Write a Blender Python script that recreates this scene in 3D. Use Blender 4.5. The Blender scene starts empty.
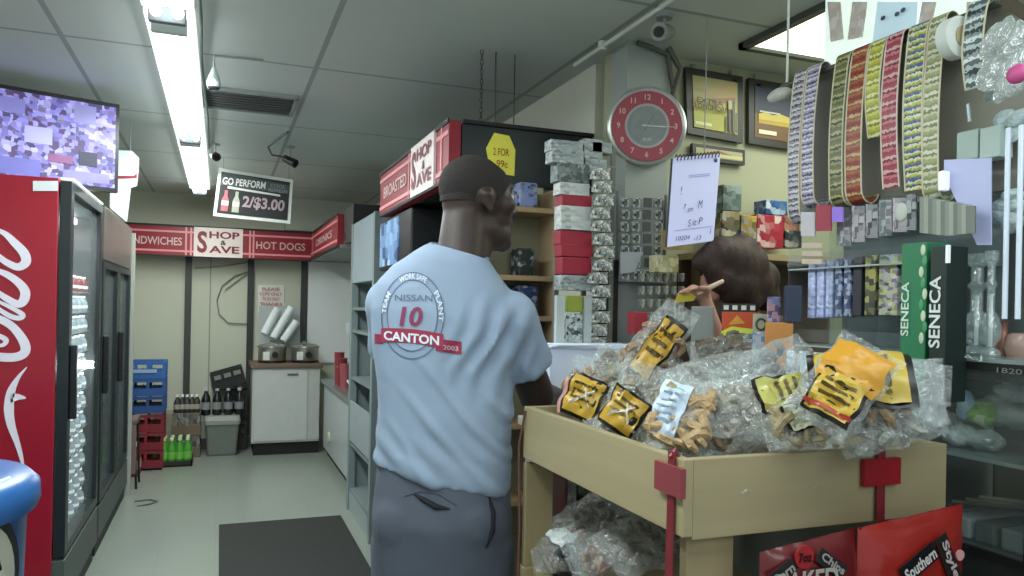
import bpy, bmesh, math, random
from mathutils import Vector as V, Matrix, Euler, noise
from mathutils.bvhtree import BVHTree
random.seed(7)
PI = math.pi
S = bpy.context.scene
COL = S.collection
# ------------------------------------------------------------------ camera model
F = 760.; H = 1.45; YAW = math.atan(292/760.); RO = .02; CY = 309.
Rv = V((math.cos(YAW), -math.sin(YAW), 0)); Fv = V((math.sin(YAW), math.cos(YAW), 0)); Uv = V((0, 0, 1))
cd = bpy.data.cameras.new('camera'); cam = bpy.data.objects.new('camera', cd); COL.objects.link(cam)
cd.sensor_width = 36; cd.lens = F/1024*36; cd.shift_y = (CY-288)/1024.; cd.clip_start = .02
rt = Rv*math.cos(RO)+Uv*math.sin(RO); up = -Rv*math.sin(RO)+Uv*math.cos(RO)
m = Matrix((rt, up, -Fv)).transposed().to_4x4(); m.translation = (0, 0, H); cam.matrix_world = m
S.camera = cam
def ray(u, v):                      # measuring aid: direction of a sight line
    du = u-512; dv = CY-v
    x = (du*math.cos(RO)-dv*math.sin(RO))/F; y = (du*math.sin(RO)+dv*math.cos(RO))/F
    return Fv+Rv*x+Uv*y
def onY(u, v, Y): r = ray(u, v); return V((0, 0, H))+r*(Y/r.y)
def onX(u, v, X): r = ray(u, v); return V((0, 0, H))+r*(X/r.x)
def onZ(u, v, Z): r = ray(u, v); return V((0, 0, H))+r*((Z-H)/r.z)
# ------------------------------------------------------------------ materials
def lin(h):
    h = h.lstrip('#'); c = [int(h[i:i+2], 16)/255 for i in (0, 2, 4)]
    return tuple((x/12.92 if x <= .04045 else ((x+.055)/1.055)**2.4) for x in c)+(1,)
MATS = {}
def M(hexc, rough=.5, metal=0, var=.08, scale=12, bump=0, emit=0, trans=0, stretch=(1, 1, 1), coat=0):
    key = (hexc, rough, metal, var, scale, bump, emit, trans, stretch, coat)
    if key in MATS: return MATS[key]
    m = bpy.data.materials.new('mat_'+hexc.strip('#')); m.use_nodes = True
    nt = m.node_tree; b = nt.nodes['Principled BSDF']
    b.inputs['Roughness'].default_value = rough; b.inputs['Metallic'].default_value = metal
    if coat: b.inputs['Coat Weight'].default_value = coat
    if trans: b.inputs['Transmission Weight'].default_value = trans
    c = lin(hexc)
    tc = nt.nodes.new('ShaderNodeTexCoord'); mp = nt.nodes.new('ShaderNodeMapping'); mp.inputs['Scale'].default_value = stretch
    nz = nt.nodes.new('ShaderNodeTexNoise'); nz.inputs['Scale'].default_value = scale; nz.inputs['Detail'].default_value = 4
    nt.links.new(tc.outputs['Object'], mp.inputs[0]); nt.links.new(mp.outputs[0], nz.inputs['Vector'])
    mx = nt.nodes.new('ShaderNodeMix'); mx.data_type = 'RGBA'
    mx.inputs[6].default_value = tuple(x*(1-var) for x in c[:3])+(1,); mx.inputs[7].default_value = tuple(min(1, x*(1+var)) for x in c[:3])+(1,)
    nt.links.new(nz.outputs[0], mx.inputs[0]); nt.links.new(mx.outputs[2], b.inputs['Base Color'])
    if bump:
        bp = nt.nodes.new('ShaderNodeBump'); bp.inputs['Strength'].default_value = min(1, bump); bp.inputs['Distance'].default_value = .02*max(1, bump)
        nt.links.new(nz.outputs[0], bp.inputs['Height']); nt.links.new(bp.outputs[0], b.inputs['Normal'])
    if emit:
        nt.links.new(mx.outputs[2], b.inputs['Emission Color']); b.inputs['Emission Strength'].default_value = emit
    MATS[key] = m; return m
def film(tint='#dfe8ea', op=.22, bump=1.0, scale=22, name='plastic_film', fac=.38):
    key = ('film', tint, op, bump, scale, fac)
    if key in MATS: return MATS[key]
    m = bpy.data.materials.new(name); m.use_nodes = True; nt = m.node_tree; nt.nodes.clear()
    N = nt.nodes.new; L = nt.links.new
    out = N('ShaderNodeOutputMaterial'); tr = N('ShaderNodeBsdfTransparent'); gl = N('ShaderNodeBsdfGlossy'); df = N('ShaderNodeBsdfDiffuse')
    tr.inputs[0].default_value = (.93, .96, .96, 1); gl.inputs['Roughness'].default_value = .16; gl.inputs[0].default_value = (1, 1, 1, 1); df.inputs[0].default_value = lin(tint)
    m1 = N('ShaderNodeMixShader'); m2 = N('ShaderNodeMixShader'); lw = N('ShaderNodeLayerWeight'); lw.inputs[0].default_value = .35
    ma = N('ShaderNodeMath'); ma.operation = 'MULTIPLY_ADD'; ma.inputs[1].default_value = fac; ma.inputs[2].default_value = op; ma.use_clamp = True
    m1.inputs[0].default_value = .45
    if bump:
        tc = N('ShaderNodeTexCoord'); nz = N('ShaderNodeTexNoise'); nz.inputs['Scale'].default_value = scale; nz.inputs['Detail'].default_value = 3; nz.inputs['Distortion'].default_value = 1.2
        bp = N('ShaderNodeBump'); bp.inputs['Strength'].default_value = bump; bp.inputs['Distance'].default_value = .03
        L(tc.outputs['Object'], nz.inputs['Vector']); L(nz.outputs[0], bp.inputs['Height']); L(bp.outputs[0], gl.inputs['Normal']); L(bp.outputs[0], lw.inputs['Normal'])
    L(lw.outputs['Facing'], ma.inputs[0]); L(gl.outputs[0], m1.inputs[1]); L(df.outputs[0], m1.inputs[2])
    L(ma.outputs[0], m2.inputs[0]); L(tr.outputs[0], m2.inputs[1]); L(m1.outputs[0], m2.inputs[2]); L(m2.outputs[0], out.inputs[0])
    MATS[key] = m; return m
def glass(): return film('#c8d4d4', .05, 0, 1, 'clear_glass', .12)
def multi(cols, scale=60, stretch=(1, 1, 1), emit=0, rough=.45, sharp=None, kind='voronoi'):
    if sharp is None: sharp = kind != 'noise'
    key = ('multi', tuple(cols), scale, stretch, emit, kind)
    if key in MATS: return MATS[key]
    m = bpy.data.materials.new('printed_card'); m.use_nodes = True; nt = m.node_tree; b = nt.nodes['Principled BSDF']; N = nt.nodes.new; L = nt.links.new
    b.inputs['Roughness'].default_value = rough
    tc = N('ShaderNodeTexCoord'); mp = N('ShaderNodeMapping'); mp.inputs['Scale'].default_value = stretch
    L(tc.outputs['Object'], mp.inputs[0])
    if kind == 'voronoi':
        t = N('ShaderNodeTexVoronoi'); t.inputs['Scale'].default_value = scale; o = t.outputs['Color']
    else:
        t = N('ShaderNodeTexVoronoi'); t.distance = 'CHEBYCHEV'; t.inputs['Scale'].default_value = scale*1.6; t.inputs['Randomness'].default_value = .85; o = t.outputs['Color']
    cr = N('ShaderNodeValToRGB'); cr.color_ramp.interpolation = 'CONSTANT' if sharp else 'LINEAR'
    L(mp.outputs[0], t.inputs['Vector'])
    sp = N('ShaderNodeSeparateColor'); L(o, sp.inputs[0]); L(sp.outputs[0], cr.inputs[0])
    e = cr.color_ramp.elements
    lo, hi = 0, 1
    for i, c in enumerate(cols):
        p = lo+(hi-lo)*i/len(cols)
        if i < 2: e[i].position = p; e[i].color = lin(c)
        else: q = e.new(p); q.color = lin(c)
    L(cr.outputs[0], b.inputs['Base Color'])
    if emit: L(cr.outputs[0], b.inputs['Emission Color']); b.inputs['Emission Strength'].default_value = emit
    MATS[key] = m; return m
def banded(cols, pitch, seed=0):
    m = bpy.data.materials.new('printed_strip'); m.use_nodes = True; nt = m.node_tree; b = nt.nodes['Principled BSDF']; N = nt.nodes.new; L = nt.links.new
    b.inputs['Roughness'].default_value = .4
    tc = N('ShaderNodeTexCoord'); sp = N('ShaderNodeSeparateXYZ'); L(tc.outputs['Object'], sp.inputs[0])
    nz = N('ShaderNodeTexNoise'); nz.inputs['Scale'].default_value = 150; nz.inputs['Detail'].default_value = 0; L(tc.outputs['Object'], nz.inputs['Vector'])
    ad = N('ShaderNodeMath'); ad.operation = 'MULTIPLY_ADD'; ad.inputs[1].default_value = 1/pitch; ad.inputs[2].default_value = seed; L(sp.outputs[2], ad.inputs[0])
    a2 = N('ShaderNodeMath'); a2.operation = 'MULTIPLY_ADD'; a2.inputs[1].default_value = .32; L(nz.outputs[0], a2.inputs[0]); L(ad.outputs[0], a2.inputs[2])
    fr = N('ShaderNodeMath'); fr.operation = 'FRACT'; L(a2.outputs[0], fr.inputs[0])
    cr = N('ShaderNodeValToRGB'); cr.color_ramp.interpolation = 'CONSTANT'; L(fr.outputs[0], cr.inputs[0]); e = cr.color_ramp.elements
    for i, c in enumerate(cols):
        p = i/len(cols)
        if i < 2: e[i].position = p; e[i].color = lin(c)
        else: q = e.new(p); q.color = lin(c)
    L(cr.outputs[0], b.inputs['Base Color']); return m
def grid_mat(hexc, line, sx, sy, ox=0, oy=0, w=.012, rough=.6, spec=.5, var=.05):
    """flat tiles with thin joints laid out in object space"""
    m = bpy.data.materials.new('tile'); m.use_nodes = True; nt = m.node_tree; b = nt.nodes['Principled BSDF']; N = nt.nodes.new; L = nt.links.new
    b.inputs['Roughness'].default_value = rough; b.inputs['Specular IOR Level'].default_value = spec
    tc = N('ShaderNodeTexCoord'); sp = N('ShaderNodeSeparateXYZ'); L(tc.outputs['Object'], sp.inputs[0])
    outs = []
    for k, (s, o) in enumerate(((sx, ox), (sy, oy))):
        a = N('ShaderNodeMath'); a.operation = 'SUBTRACT'; a.inputs[1].default_value = o; L(sp.outputs[k], a.inputs[0])
        f = N('ShaderNodeMath'); f.operation = 'PINGPONG'; f.inputs[1].default_value = s/2; L(a.outputs[0], f.inputs[0])
        c = N('ShaderNodeMath'); c.operation = 'LESS_THAN'; c.inputs[1].default_value = w/2; L(f.outputs[0], c.inputs[0]); outs.append(c)
    mxx = N('ShaderNodeMath'); mxx.operation = 'MAXIMUM'; L(outs[0].outputs[0], mxx.inputs[0]); L(outs[1].outputs[0], mxx.inputs[1])
    nz = N('ShaderNodeTexNoise'); nz.inputs['Scale'].default_value = 1.6; nz.inputs['Detail'].default_value = 6; L(tc.outputs['Object'], nz.inputs['Vector'])
    c = lin(hexc); m1 = N('ShaderNodeMix'); m1.data_type = 'RGBA'; m1.inputs[6].default_value = tuple(x*(1-var*2) for x in c[:3])+(1,); m1.inputs[7].default_value = tuple(x*(1+var) for x in c[:3])+(1,)
    L(nz.outputs[0], m1.inputs[0]); m2 = N('ShaderNodeMix'); m2.data_type = 'RGBA'; m2.inputs[7].default_value = lin(line)
    L(m1.outputs[2], m2.inputs[6]); L(mxx.outputs[0], m2.inputs[0]); L(m2.outputs[2], b.inputs['Base Color'])
    return m
def wood(hexc, axis=0):
    key = ('wood', hexc, axis)
    if key in MATS: return MATS[key]
    st = [26, 26, 26]; st[axis] = 1.5
    m = M(hexc, .55, 0, .16, 1.0, .05, stretch=tuple(st)); MATS[key] = m; return m
# ------------------------------------------------------------------ mesh builder
class MB:
    def __init__(s): s.b = bmesh.new()
    def _add(s, geom, mat):
        bmesh.ops.transform(s.b, matrix=mat, verts=geom); return s
    def box(s, x0, x1, y0, y1, z0, z1, bev=0, rot=None):
        t = bmesh.new(); bmesh.ops.create_cube(t, size=1)
        c = V(((x0+x1)/2, (y0+y1)/2, (z0+z1)/2)); sc = Matrix.Diagonal((abs(x1-x0), abs(y1-y0), abs(z1-z0), 1))
        bmesh.ops.transform(t, matrix=sc, verts=t.verts)
        if bev: bmesh.ops.bevel(t, geom=t.edges[:], offset=bev, segments=2, affect='EDGES', profile=.6)
        mt = Matrix.Translation(c) @ (rot.to_4x4() if rot else Matrix.Identity(4))
        return s.merge(t, mt)
    def merge(s, t, mt=None):
        if mt: bmesh.ops.transform(t, matrix=mt, verts=t.verts)
        me = bpy.data.meshes.new('t'); t.to_mesh(me); t.free(); s.b.from_mesh(me); bpy.data.meshes.remove(me); return s
    def cyl(s, p0, p1, r0, r1=None, seg=16, caps=True):
        p0 = V(p0); p1 = V(p1); r1 = r0 if r1 is None else r1; d = p1-p0
        t = bmesh.new(); bmesh.ops.create_cone(t, cap_ends=caps, segments=seg, radius1=r0, radius2=r1, depth=d.length)
        q = d.to_track_quat('Z', 'Y').to_matrix().to_4x4()
        return s.merge(t, Matrix.Translation((p0+p1)/2) @ q)
    def ball(s, c, r, seg=16, rot=None):
        if not hasattr(r, '__len__'): r = (r, r, r)
        t = bmesh.new(); bmesh.ops.create_uvsphere(t, u_segments=seg, v_segments=max(6, seg//2+2), radius=1)
        mt = Matrix.Translation(V(c)) @ (rot.to_4x4() if rot else Matrix.Identity(4)) @ Matrix.Diagonal((r[0], r[1], r[2], 1))
        return s.merge(t, mt)
    def caps(s, p0, p1, r0, r1=None, seg=14):
        r1 = r0 if r1 is None else r1
        s.cyl(p0, p1, r0, r1, seg, True); s.ball(p0, r0, seg); s.ball(p1, r1, seg); return s
    def tube(s, pts, r, seg=8):
        pts = [V(p) for p in pts]
        rs = r if hasattr(r, '__len__') else [r]*len(pts); rings = []
        n = None
        for i, p in enumerate(pts):
            d = (pts[min(i+1, len(pts)-1)]-pts[max(i-1, 0)]).normalized()
            if n is None: n = d.orthogonal().normalized()
            n = (n-d*n.dot(d)).normalized(); b2 = d.cross(n)
            rings.append([s.b.verts.new(p+(n*math.cos(2*PI*k/seg)+b2*math.sin(2*PI*k/seg))*rs[i]) for k in range(seg)])
        for a, b in zip(rings, rings[1:]):
            for k in range(seg): s.b.faces.new((a[k], a[(k+1) % seg], b[(k+1) % seg], b[k]))
        s.b.faces.new(rings[0][::-1]); s.b.faces.new(rings[-1]); return s
    def lathe(s, c, prof, seg=20, rot=None):
        c = V(c); rings = []; R = rot or Matrix.Identity(3)
        for (r, z) in prof:
            rings.append([s.b.verts.new(c+R@V((max(r, .0004)*math.cos(2*PI*k/seg), max(r, .0004)*math.sin(2*PI*k/seg), z))) for k in range(seg)])
        for a, b in zip(rings, rings[1:]):
            for k in range(seg): s.b.faces.new((a[k], a[(k+1) % seg], b[(k+1) % seg], b[k]))
        s.b.faces.new(rings[0][::-1]); s.b.faces.new(rings[-1]); return s
    def loft(s, rings):
        R = [[s.b.verts.new(p) for p in r] for r in rings]; n = len(R[0])
        for a, b in zip(R, R[1:]):
            for k in range(n): s.b.faces.new((a[k], a[(k+1) % n], b[(k+1) % n], b[k]))
        s.b.faces.new(R[0][::-1]); s.b.faces.new(R[-1]); return s
    def poly(s, pts, n=None, th=.002):
        """flat slab: outline pts, thickness th along normal"""
        pts = [V(p) for p in pts]
        if n is None: n = (pts[1]-pts[0]).cross(pts[2]-pts[0]).normalized()
        a = [s.b.verts.new(p) for p in pts]; b = [s.b.verts.new(p+V(n)*th) for p in pts]; k = len(pts)
        s.b.faces.new(a[::-1]); s.b.faces.new(b)
        for i in range(k): s.b.faces.new((a[i], a[(i+1) % k], b[(i+1) % k], b[i]))
        return s
    def strip(s, cent, wvec, th=.0012, ups=None):
        """a ribbon following the points cent, width vector wvec"""
        w = V(wvec)/2; cent = [V(c) for c in cent]; rows = []
        for i, c in enumerate(cent):
            d = cent[min(i+1, len(cent)-1)]-cent[max(i-1, 0)]; n = d.cross(w).normalized()*th
            rows.append([s.b.verts.new(c-w), s.b.verts.new(c+w), s.b.verts.new(c+w+n), s.b.verts.new(c-w+n)])
        for a, b in zip(rows, rows[1:]):
            for k in range(4): s.b.faces.new((a[k], a[(k+1) % 4], b[(k+1) % 4], b[k]))
        s.b.faces.new(rows[0][::-1]); s.b.faces.new(rows[-1]); return s
    def build(s, name, mat, parent=None, smooth=False, local=False, sub=0):
        bmesh.ops.recalc_face_normals(s.b, faces=s.b.faces[:])
        me = bpy.data.meshes.new(name); s.b.to_mesh(me); s.b.free()
        return link(name, me, mat, parent, smooth, local)
def wloc(o):
    l = V((0, 0, 0))
    while o: l = l+o.location; o = o.parent
    return l
def link(name, me, mat, parent=None, smooth=False, local=False):
    o = bpy.data.objects.new(name, me); COL.objects.link(o)
    if mat: me.materials.clear(); me.materials.append(mat)
    if parent is not None:
        o.parent = parent; off = V((0, 0, 0)) if local else wloc(parent)
        if not local: me.transform(Matrix.Translation(-off))
    else:
        vs = [v.co for v in me.vertices]
        if vs and not local:
            c = V(((min(v.x for v in vs)+max(v.x for v in vs))/2, (min(v.y for v in vs)+max(v.y for v in vs))/2, min(v.z for v in vs)))
            me.transform(Matrix.Translation(-c)); o.location = c
    if smooth:
        for p in me.polygons: p.use_smooth = True
        try: me.set_sharp_from_angle(angle=math.radians(45))
        except Exception: pass
    return o
def tag(o, label=None, cat=None, group=None, kind=None):
    if label: o['label'] = label
    if cat: o['category'] = cat
    if group: o['group'] = group
    if kind: o['kind'] = kind
    return o
def thing(name, loc, label, cat, group=None, rot=None):
    o = bpy.data.objects.new(name, None); COL.objects.link(o); o.location = loc; o.empty_display_size = .05
    if rot is not None: o.rotation_euler = rot
    return tag(o, label, cat, group)
def copy_tree(o, parent=None):
    c = o.copy(); COL.objects.link(c)
    if parent: c.parent = parent
    for ch in [x for x in bpy.data.objects if x.parent == o]: copy_tree(ch, c)
    return c
def dup(o, delta, label=None, group=None, rz=0):
    c = copy_tree(o); c.location = o.location+V(delta)
    if rz: c.rotation_euler[2] += rz
    if label: c['label'] = label
    if group: c['group'] = group
    return c
def text(name, s, mat, parent, org, right, upv, width=None, height=.1, center=True, th=.002, bold=.0, shear=0):
    cu = bpy.data.curves.new('t', 'FONT'); cu.body = s; cu.size = 1; cu.extrude = 0; cu.offset = bold; cu.shear = shear
    cu.resolution_u = 3
    o = bpy.data.objects.new('t', cu); COL.objects.link(o)
    dg = bpy.context.evaluated_depsgraph_get(); me = bpy.data.meshes.new_from_object(o.evaluated_get(dg))
    bpy.data.objects.remove(o); bpy.data.curves.remove(cu)
    xs = [v.co.x for v in me.vertices]; ys = [v.co.y for v in me.vertices]
    x0, x1, y0, y1 = min(xs), max(xs), min(ys), max(ys)
    sy = height/(y1-y0); sx = width/(x1-x0) if width else sy
    right = V(right).normalized(); upv = V(upv).normalized(); n = right.cross(upv); org = V(org)
    for v in me.vertices:
        x = (v.co.x-x0)*sx; y = (v.co.y-y0)*sy
        if center: x -= (x1-x0)*sx/2; y -= height/2
        v.co = org+right*x+upv*y+n*th
    return link(name, me, mat, parent)
def blob(mb, voxel=.008, sm=6, disp=None):
    me = bpy.data.meshes.new('b'); mb.b.to_mesh(me); mb.b.free()
    o = bpy.data.objects.new('b', me); COL.objects.link(o)
    r = o.modifiers.new('r', 'REMESH'); r.mode = 'VOXEL'; r.voxel_size = voxel
    if sm: q = o.modifiers.new('s', 'SMOOTH'); q.iterations = sm; q.factor = .5
    dg = bpy.context.evaluated_depsgraph_get(); out = bpy.data.meshes.new_from_object(o.evaluated_get(dg))
    bpy.data.objects.remove(o); bpy.data.meshes.remove(me)
    if disp:
        ns = [v.normal.copy() for v in out.vertices]
        for v, n in zip(out.vertices, ns): v.co = v.co+n*disp(v.co, n)
    return out
def struct(o, kind='structure'): o['kind'] = kind; return o
CEIL = 2.52
# ================================================================== ROOM SHELL
XL, XR, YB, YF = -1.45, 3.6, 8.15, -1.2
struct(MB().box(XL, XR, YF, YB, -.05, 0).build('floor', grid_mat('#899188', '#7b837b', .305, .305, w=.004, rough=.28, var=.06), local=True))
struct(MB().box(XL, XR, YF, YB, CEIL, CEIL+.05).build('ceiling', grid_mat('#c3cbc6', '#979e9d', 1.005, 1.22, -.62, 3.53, w=.022, rough=.8, var=.03), local=True))
struct(MB().box(XL-.1, XL, YF, YB, 0, CEIL).build('wall_left', M('#c3c6b6', .7, var=.03)))
struct(MB().box(XL-.1, 1.6, YB, YB+.1, 0, CEIL).build('wall_back', M('#bfc3b2', .7, var=.04, scale=3)))
struct(MB().box(1.5, 1.62, 2.95, YB, 0, CEIL).build('wall_inner', M('#c9cabb', .7, var=.03)))
struct(MB().box(1.5, XR, 2.75, 2.87, 0, CEIL).build('wall_poster', M('#a9a98e', .7, var=.03)))
struct(MB().box(XR, XR+.1, YF, 2.87, 0, CEIL).build('wall_right', M('#b9bba8', .7, var=.03)))
struct(MB().box(1.47, 1.66, 2.62, 2.75, 0, CEIL).build('wall_column', M('#9aa09c', .6, var=.03)))
struct(MB().box(.6, 1.5, 7.95, YB, 2.2, CEIL).build('wall_soffit', M('#b4b8aa', .7)))
for n, (u0, mat) in enumerate([(187, '#3c3f3a'), (249.5, '#2c2f2c'), (303, '#34383a')]):
    x = onY(u0, 350, 8.1).x
    struct(MB().box(x-.03, x+.03, 8.11, 8.15, .12, 1.9).build('trim_%d' % (n+1), M(mat, .5)))
struct(MB().box(onY(305, 300, 8.1).x+.03, 1.5, 8.12, 8.15, .85, 1.9).build('trim_4', M('#dfe4e6', .4, var=.02)))
struct(MB().box(onY(210, 300, 8.1).x-.006, onY(210, 300, 8.1).x+.006, 8.14, 8.15, .2, 1.9).build('trim_5', M('#8f9488', .5)))
struct(MB().box(-1.45, .95, 8.12, 8.15, 0, .1).build('baseboard_back', M('#55534a', .6)))
# ceiling pieces
v = thing('ceiling_vent', (.11, 4.2, CEIL-.02), 'long dark grey rectangular air vent set in the ceiling beyond the fluorescent tubes', 'vent')
b = MB()
for k in range(7): b.box(-.1, .33, 4.08+k*.05, 4.1+k*.05, CEIL-.016, CEIL-.004)
b.build('slats', M('#4a5050', .5), v)
MB().box(-.12, .35, 4.04, 4.42, CEIL-.004, CEIL-.001).build('backing', M('#3f4443', .7), v)
b = MB(); b.box(-.13, .36, 4.03, 4.05, CEIL-.02, CEIL); b.box(-.13, .36, 4.41, 4.43, CEIL-.02, CEIL); b.box(-.13, -.11, 4.03, 4.43, CEIL-.02, CEIL); b.box(.34, .36, 4.03, 4.43, CEIL-.02, CEIL); b.build('frame', M('#8d9390', .5), v)
# fluorescent strips
def fixture(y0, y1, label):
    x = -.19; t = thing('fluorescent_light', (x, (y0+y1)/2, 2.43), label, 'light', 'bare tube strip lights in a row on the ceiling')
    MB().box(x-.085, x+.085, y0, y1, 2.475, CEIL, .008).build('housing', M('#eef6f4', .4, emit=1.1), t)  # glow put into the housing so it looks overexposed beside the tubes
    for dx in (-.035, .035): MB().cyl((x+dx, y0+.04, 2.452), (x+dx, y1-.04, 2.452), .019, seg=12).build('tube', M('#f4fdff', .3, emit=9.), t, True)
    for yy in (y0+.02, y1-.02):
        MB().box(x-.06, x+.06, yy-.014, yy+.014, 2.42, 2.478, .004).build('socket', M('#50585a' if yy > y0+1 else '#d0d8d6', .4), t)
fixture(.5, 2.93, 'nearest bare twin fluorescent strip light on the ceiling')
fixture(3.0, 5.06, 'middle bare twin fluorescent strip light on the ceiling')
fixture(5.12, 7.42, 'far bare twin fluorescent strip light ending near the back wall')
tag(MB().tube([(-.09, 2.2, 2.5), (-.085, 3, 2.49), (-.095, 3.6, 2.5), (-.085, 4.6, 2.49), (-.09, 5.6, 2.505)], .007).build('electric_cable', M('#6f7a74', .5), smooth=True), 'grey cable running along the ceiling beside the strip lights', 'cable')
# conduit pipe
tag(MB().cyl((1.40, 1.2, 2.5), (1.40, 2.95, 2.5), .009).cyl((1.40, 2.7, 2.485), (1.40, 2.7, 2.52), .018).build('conduit_pipe', M('#c9cdc2', .4), smooth=True), 'pale conduit pipe running along the ceiling towards the column', 'pipe')
tag(MB().tube([(1.5, 2.6, 2.5), (1.56, 2.6, 2.49), (1.64, 2.6, 2.47), (1.68, 2.61, 2.3), (1.62, 2.6, 2.1)], .01).tube([(1.64, 2.6, 2.5), (1.7, 2.6, 2.42), (1.66, 2.6, 2.3)], .012).build('cable_bundle', M('#54574e', .6), smooth=True), 'bundle of dark cables coming down the front of the grey column', 'cable')
# troffer
t = thing('troffer_light', (2.3, 1.7, CEIL-.02), 'big bright square light panel in the ceiling above the ticket rail', 'light')
MB().box(1.93, 2.9, 1.2, 2.47, CEIL-.012, CEIL-.002).build('diffuser', M('#eefbe0', .5, emit=2.4, var=.01), t)
b = MB(); b.box(1.9, 1.93, 1.17, 2.5, CEIL-.025, CEIL); b.box(2.9, 2.93, 1.17, 2.5, CEIL-.025, CEIL); b.box(1.9, 2.93, 1.17, 1.2, CEIL-.025, CEIL); b.box(1.9, 2.93, 2.47, 2.5, CEIL-.025, CEIL); b.build('frame', M('#4d524e', .5), t)
# cameras
def bullet(name, p, d, label, col='#2a2d2c', r=.03):
    p = V(p); d = V(d).normalized(); t = thing(name, (p.x, p.y, CEIL), label, 'camera', 'small security cameras under the ceiling')
    MB().cyl(p-d*.05, p+d*.05, r*.8, r, 16).build('body', M(col, .35), t, True)
    MB().cyl(p+d*.05, p+d*.056, r*.6, seg=14).build('lens', M('#0a0c0d', .15), t, True)
    MB().cyl((p.x, p.y, p.z), (p.x, p.y, CEIL), .007).cyl((p.x, p.y, CEIL-.012), (p.x, p.y, CEIL), .03).build('mount', M('#9aa09d', .5), t, True)
    return t
bullet('security_camera', onZ(215, 156, 2.44), (.2, -1, -.3), 'round black security camera just above the left end of the hanging promotion sign')
c = bullet('security_camera', onZ(290, 161, 2.42), (.8, -.7, -.5), 'small black security camera above the right end of the hanging promotion sign')
MB().tube([onZ(290, 158, 2.45), onZ(272, 155, 2.47), onZ(268, 147, 2.5), onZ(280, 138, 2.51), onZ(288, 132, 2.515)], .006).build('cable', M('#3c4240', .5), c, True)
bullet('security_camera', onZ(664, 32, 2.46), (-.8, -.6, -.3), 'pale security camera with dark lens on the ceiling above the clock', '#8c928e', .032)
p = onZ(214, 72, 2.44)
t = thing('hanging_sensor', (p.x, p.y, 2.4), 'small teardrop shaped grey sensor hanging just right of the strip light', 'sensor')
MB().lathe((p.x, p.y, 2.37), [(.004, 0), (.024, .004), (.03, .02), (.022, .05), (.01, .08), (.004, .09)]).build('body', M('#b9c4c4', .4), t, True)
MB().lathe((p.x, p.y, 2.362), [(.002, 0), (.02, .002), (.026, .012)]).build('lens', M('#2b3233', .3), t, True)
MB().tube([(p.x, p.y, 2.46), (p.x, p.y, CEIL-.01), (p.x+.2, p.y, CEIL-.004)], .005).build('mount', M('#8e9694', .5), t)
# ================================================================== FASCIA SIGNS
RED = M('#8c1626', .45, var=.12, scale=5); PINK = M('#d98c93', .45, emit=.05); CREAM = M('#e6d9d6', .5); DRED = M('#7a1428', .5); DARK = M('#191b1c', .6)
INK = M('#3a1f33', .5)
def fascia(org, right, L, z0, z1, label, items, depth=.05, lines=(), stripes=True, col=RED):
    """board whose visible face starts at org and runs along right for L metres"""
    right = V(right).normalized(); n = right.cross(V((0, 0, 1))); org = V(org)
    def P(a, z, o=0): q = org+right*a+n*o; q.z = z; return q
    t = thing('fascia_sign', tuple((P(L/2, z0))), label, 'sign')
    MB().poly([P(0, z0, -depth), P(L, z0, -depth), P(L, z1, -depth), P(0, z1, -depth)], n, depth).build('board', col, t)
    b = MB(); b.poly([P(0, z1-.012, 0), P(L, z1-.012, 0), P(L, z1+.008, 0), P(0, z1+.008, 0)], n, .006); b.poly([P(0, z0-.004, 0), P(L, z0-.004, 0), P(L, z0+.01, 0), P(0, z0+.01, 0)], n, .006); b.build('edge_trim', DARK, t)
    h = z1-z0
    for zz in (z0+h*.17, z0+h*.8):
        MB().poly([P(0, zz-.009), P(L, zz-.009), P(L, zz+.009), P(0, zz+.009)], n, .004).build('stripe', PINK, t)
    for a in lines: MB().poly([P(a-.008, z0+.012), P(a+.008, z0+.012), P(a+.008, z1-.012), P(a-.008, z1-.012)], n, .005).build('divider', PINK, t)
    for it in items:
        if it[0] == 'text': text('lettering', it[1], M('#d8b4b2', .5), t, P(it[2], z0+h*.48, .004), right, (0, 0, 1), it[3], h*.26, bold=.015)
        else:
            a, w = it[1], it[2]; ph = h*1.0
            lp = MB().poly([P(a-w/2, z0+.004), P(a+w/2, z0+.004), P(a+w/2, z1-.004), P(a-w/2, z1-.004)], n, .012).build('logo_panel', CREAM, t)
            for s, da, dz, ww, hh in (('S', -.33, .5, .2, .72), ('HOP', .12, .75, .62, .24), ('&', .1, .5, .12, .16), ('AVE', .12, .27, .62, .24)):
                text('logo_lettering', s, DRED if s != '&' else INK, lp, P(a+w*da, z0+ph*dz, .013), right, (0, 0, 1), w*ww, h*hh, bold=.03)
    return t
X0 = onY(128, 240, 7.9).x
def xa(u): return onY(u, 245, 7.9).x-X0+.1
fascia((X0-.1, 7.9, 0), (1, 0, 0), .85-X0+.1, 1.89, 2.18, 'long red fascia sign on the back wall with shop logo between two food words',
       [('text', 'SANDWICHES', (xa(122)+xa(182))/2, xa(182)-xa(122)), ('logo', xa(218.5), xa(243)-xa(194)), ('text', 'HOT DOGS', xa(281), xa(306)-xa(257))], lines=(xa(186), xa(191), xa(250), xa(253.5)))
fascia((.85, 7.9, 0), (0, -1, 0), 1.84, 1.92, 2.17, 'short far red fascia sign at right angles to the back wall sign', [('text', 'DRINKS', 1.0, 1.1)], lines=(.15,))
fascia((.85, 4.36, 0), (0, -1, 0), 1.40, 1.965, 2.21, 'near red fascia sign with white shop logo on the side of the hanging black soffit', [('text', 'BROASTED', .4, .55), ('logo', 1.0, .42)], lines=(.72, 1.3))
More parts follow.
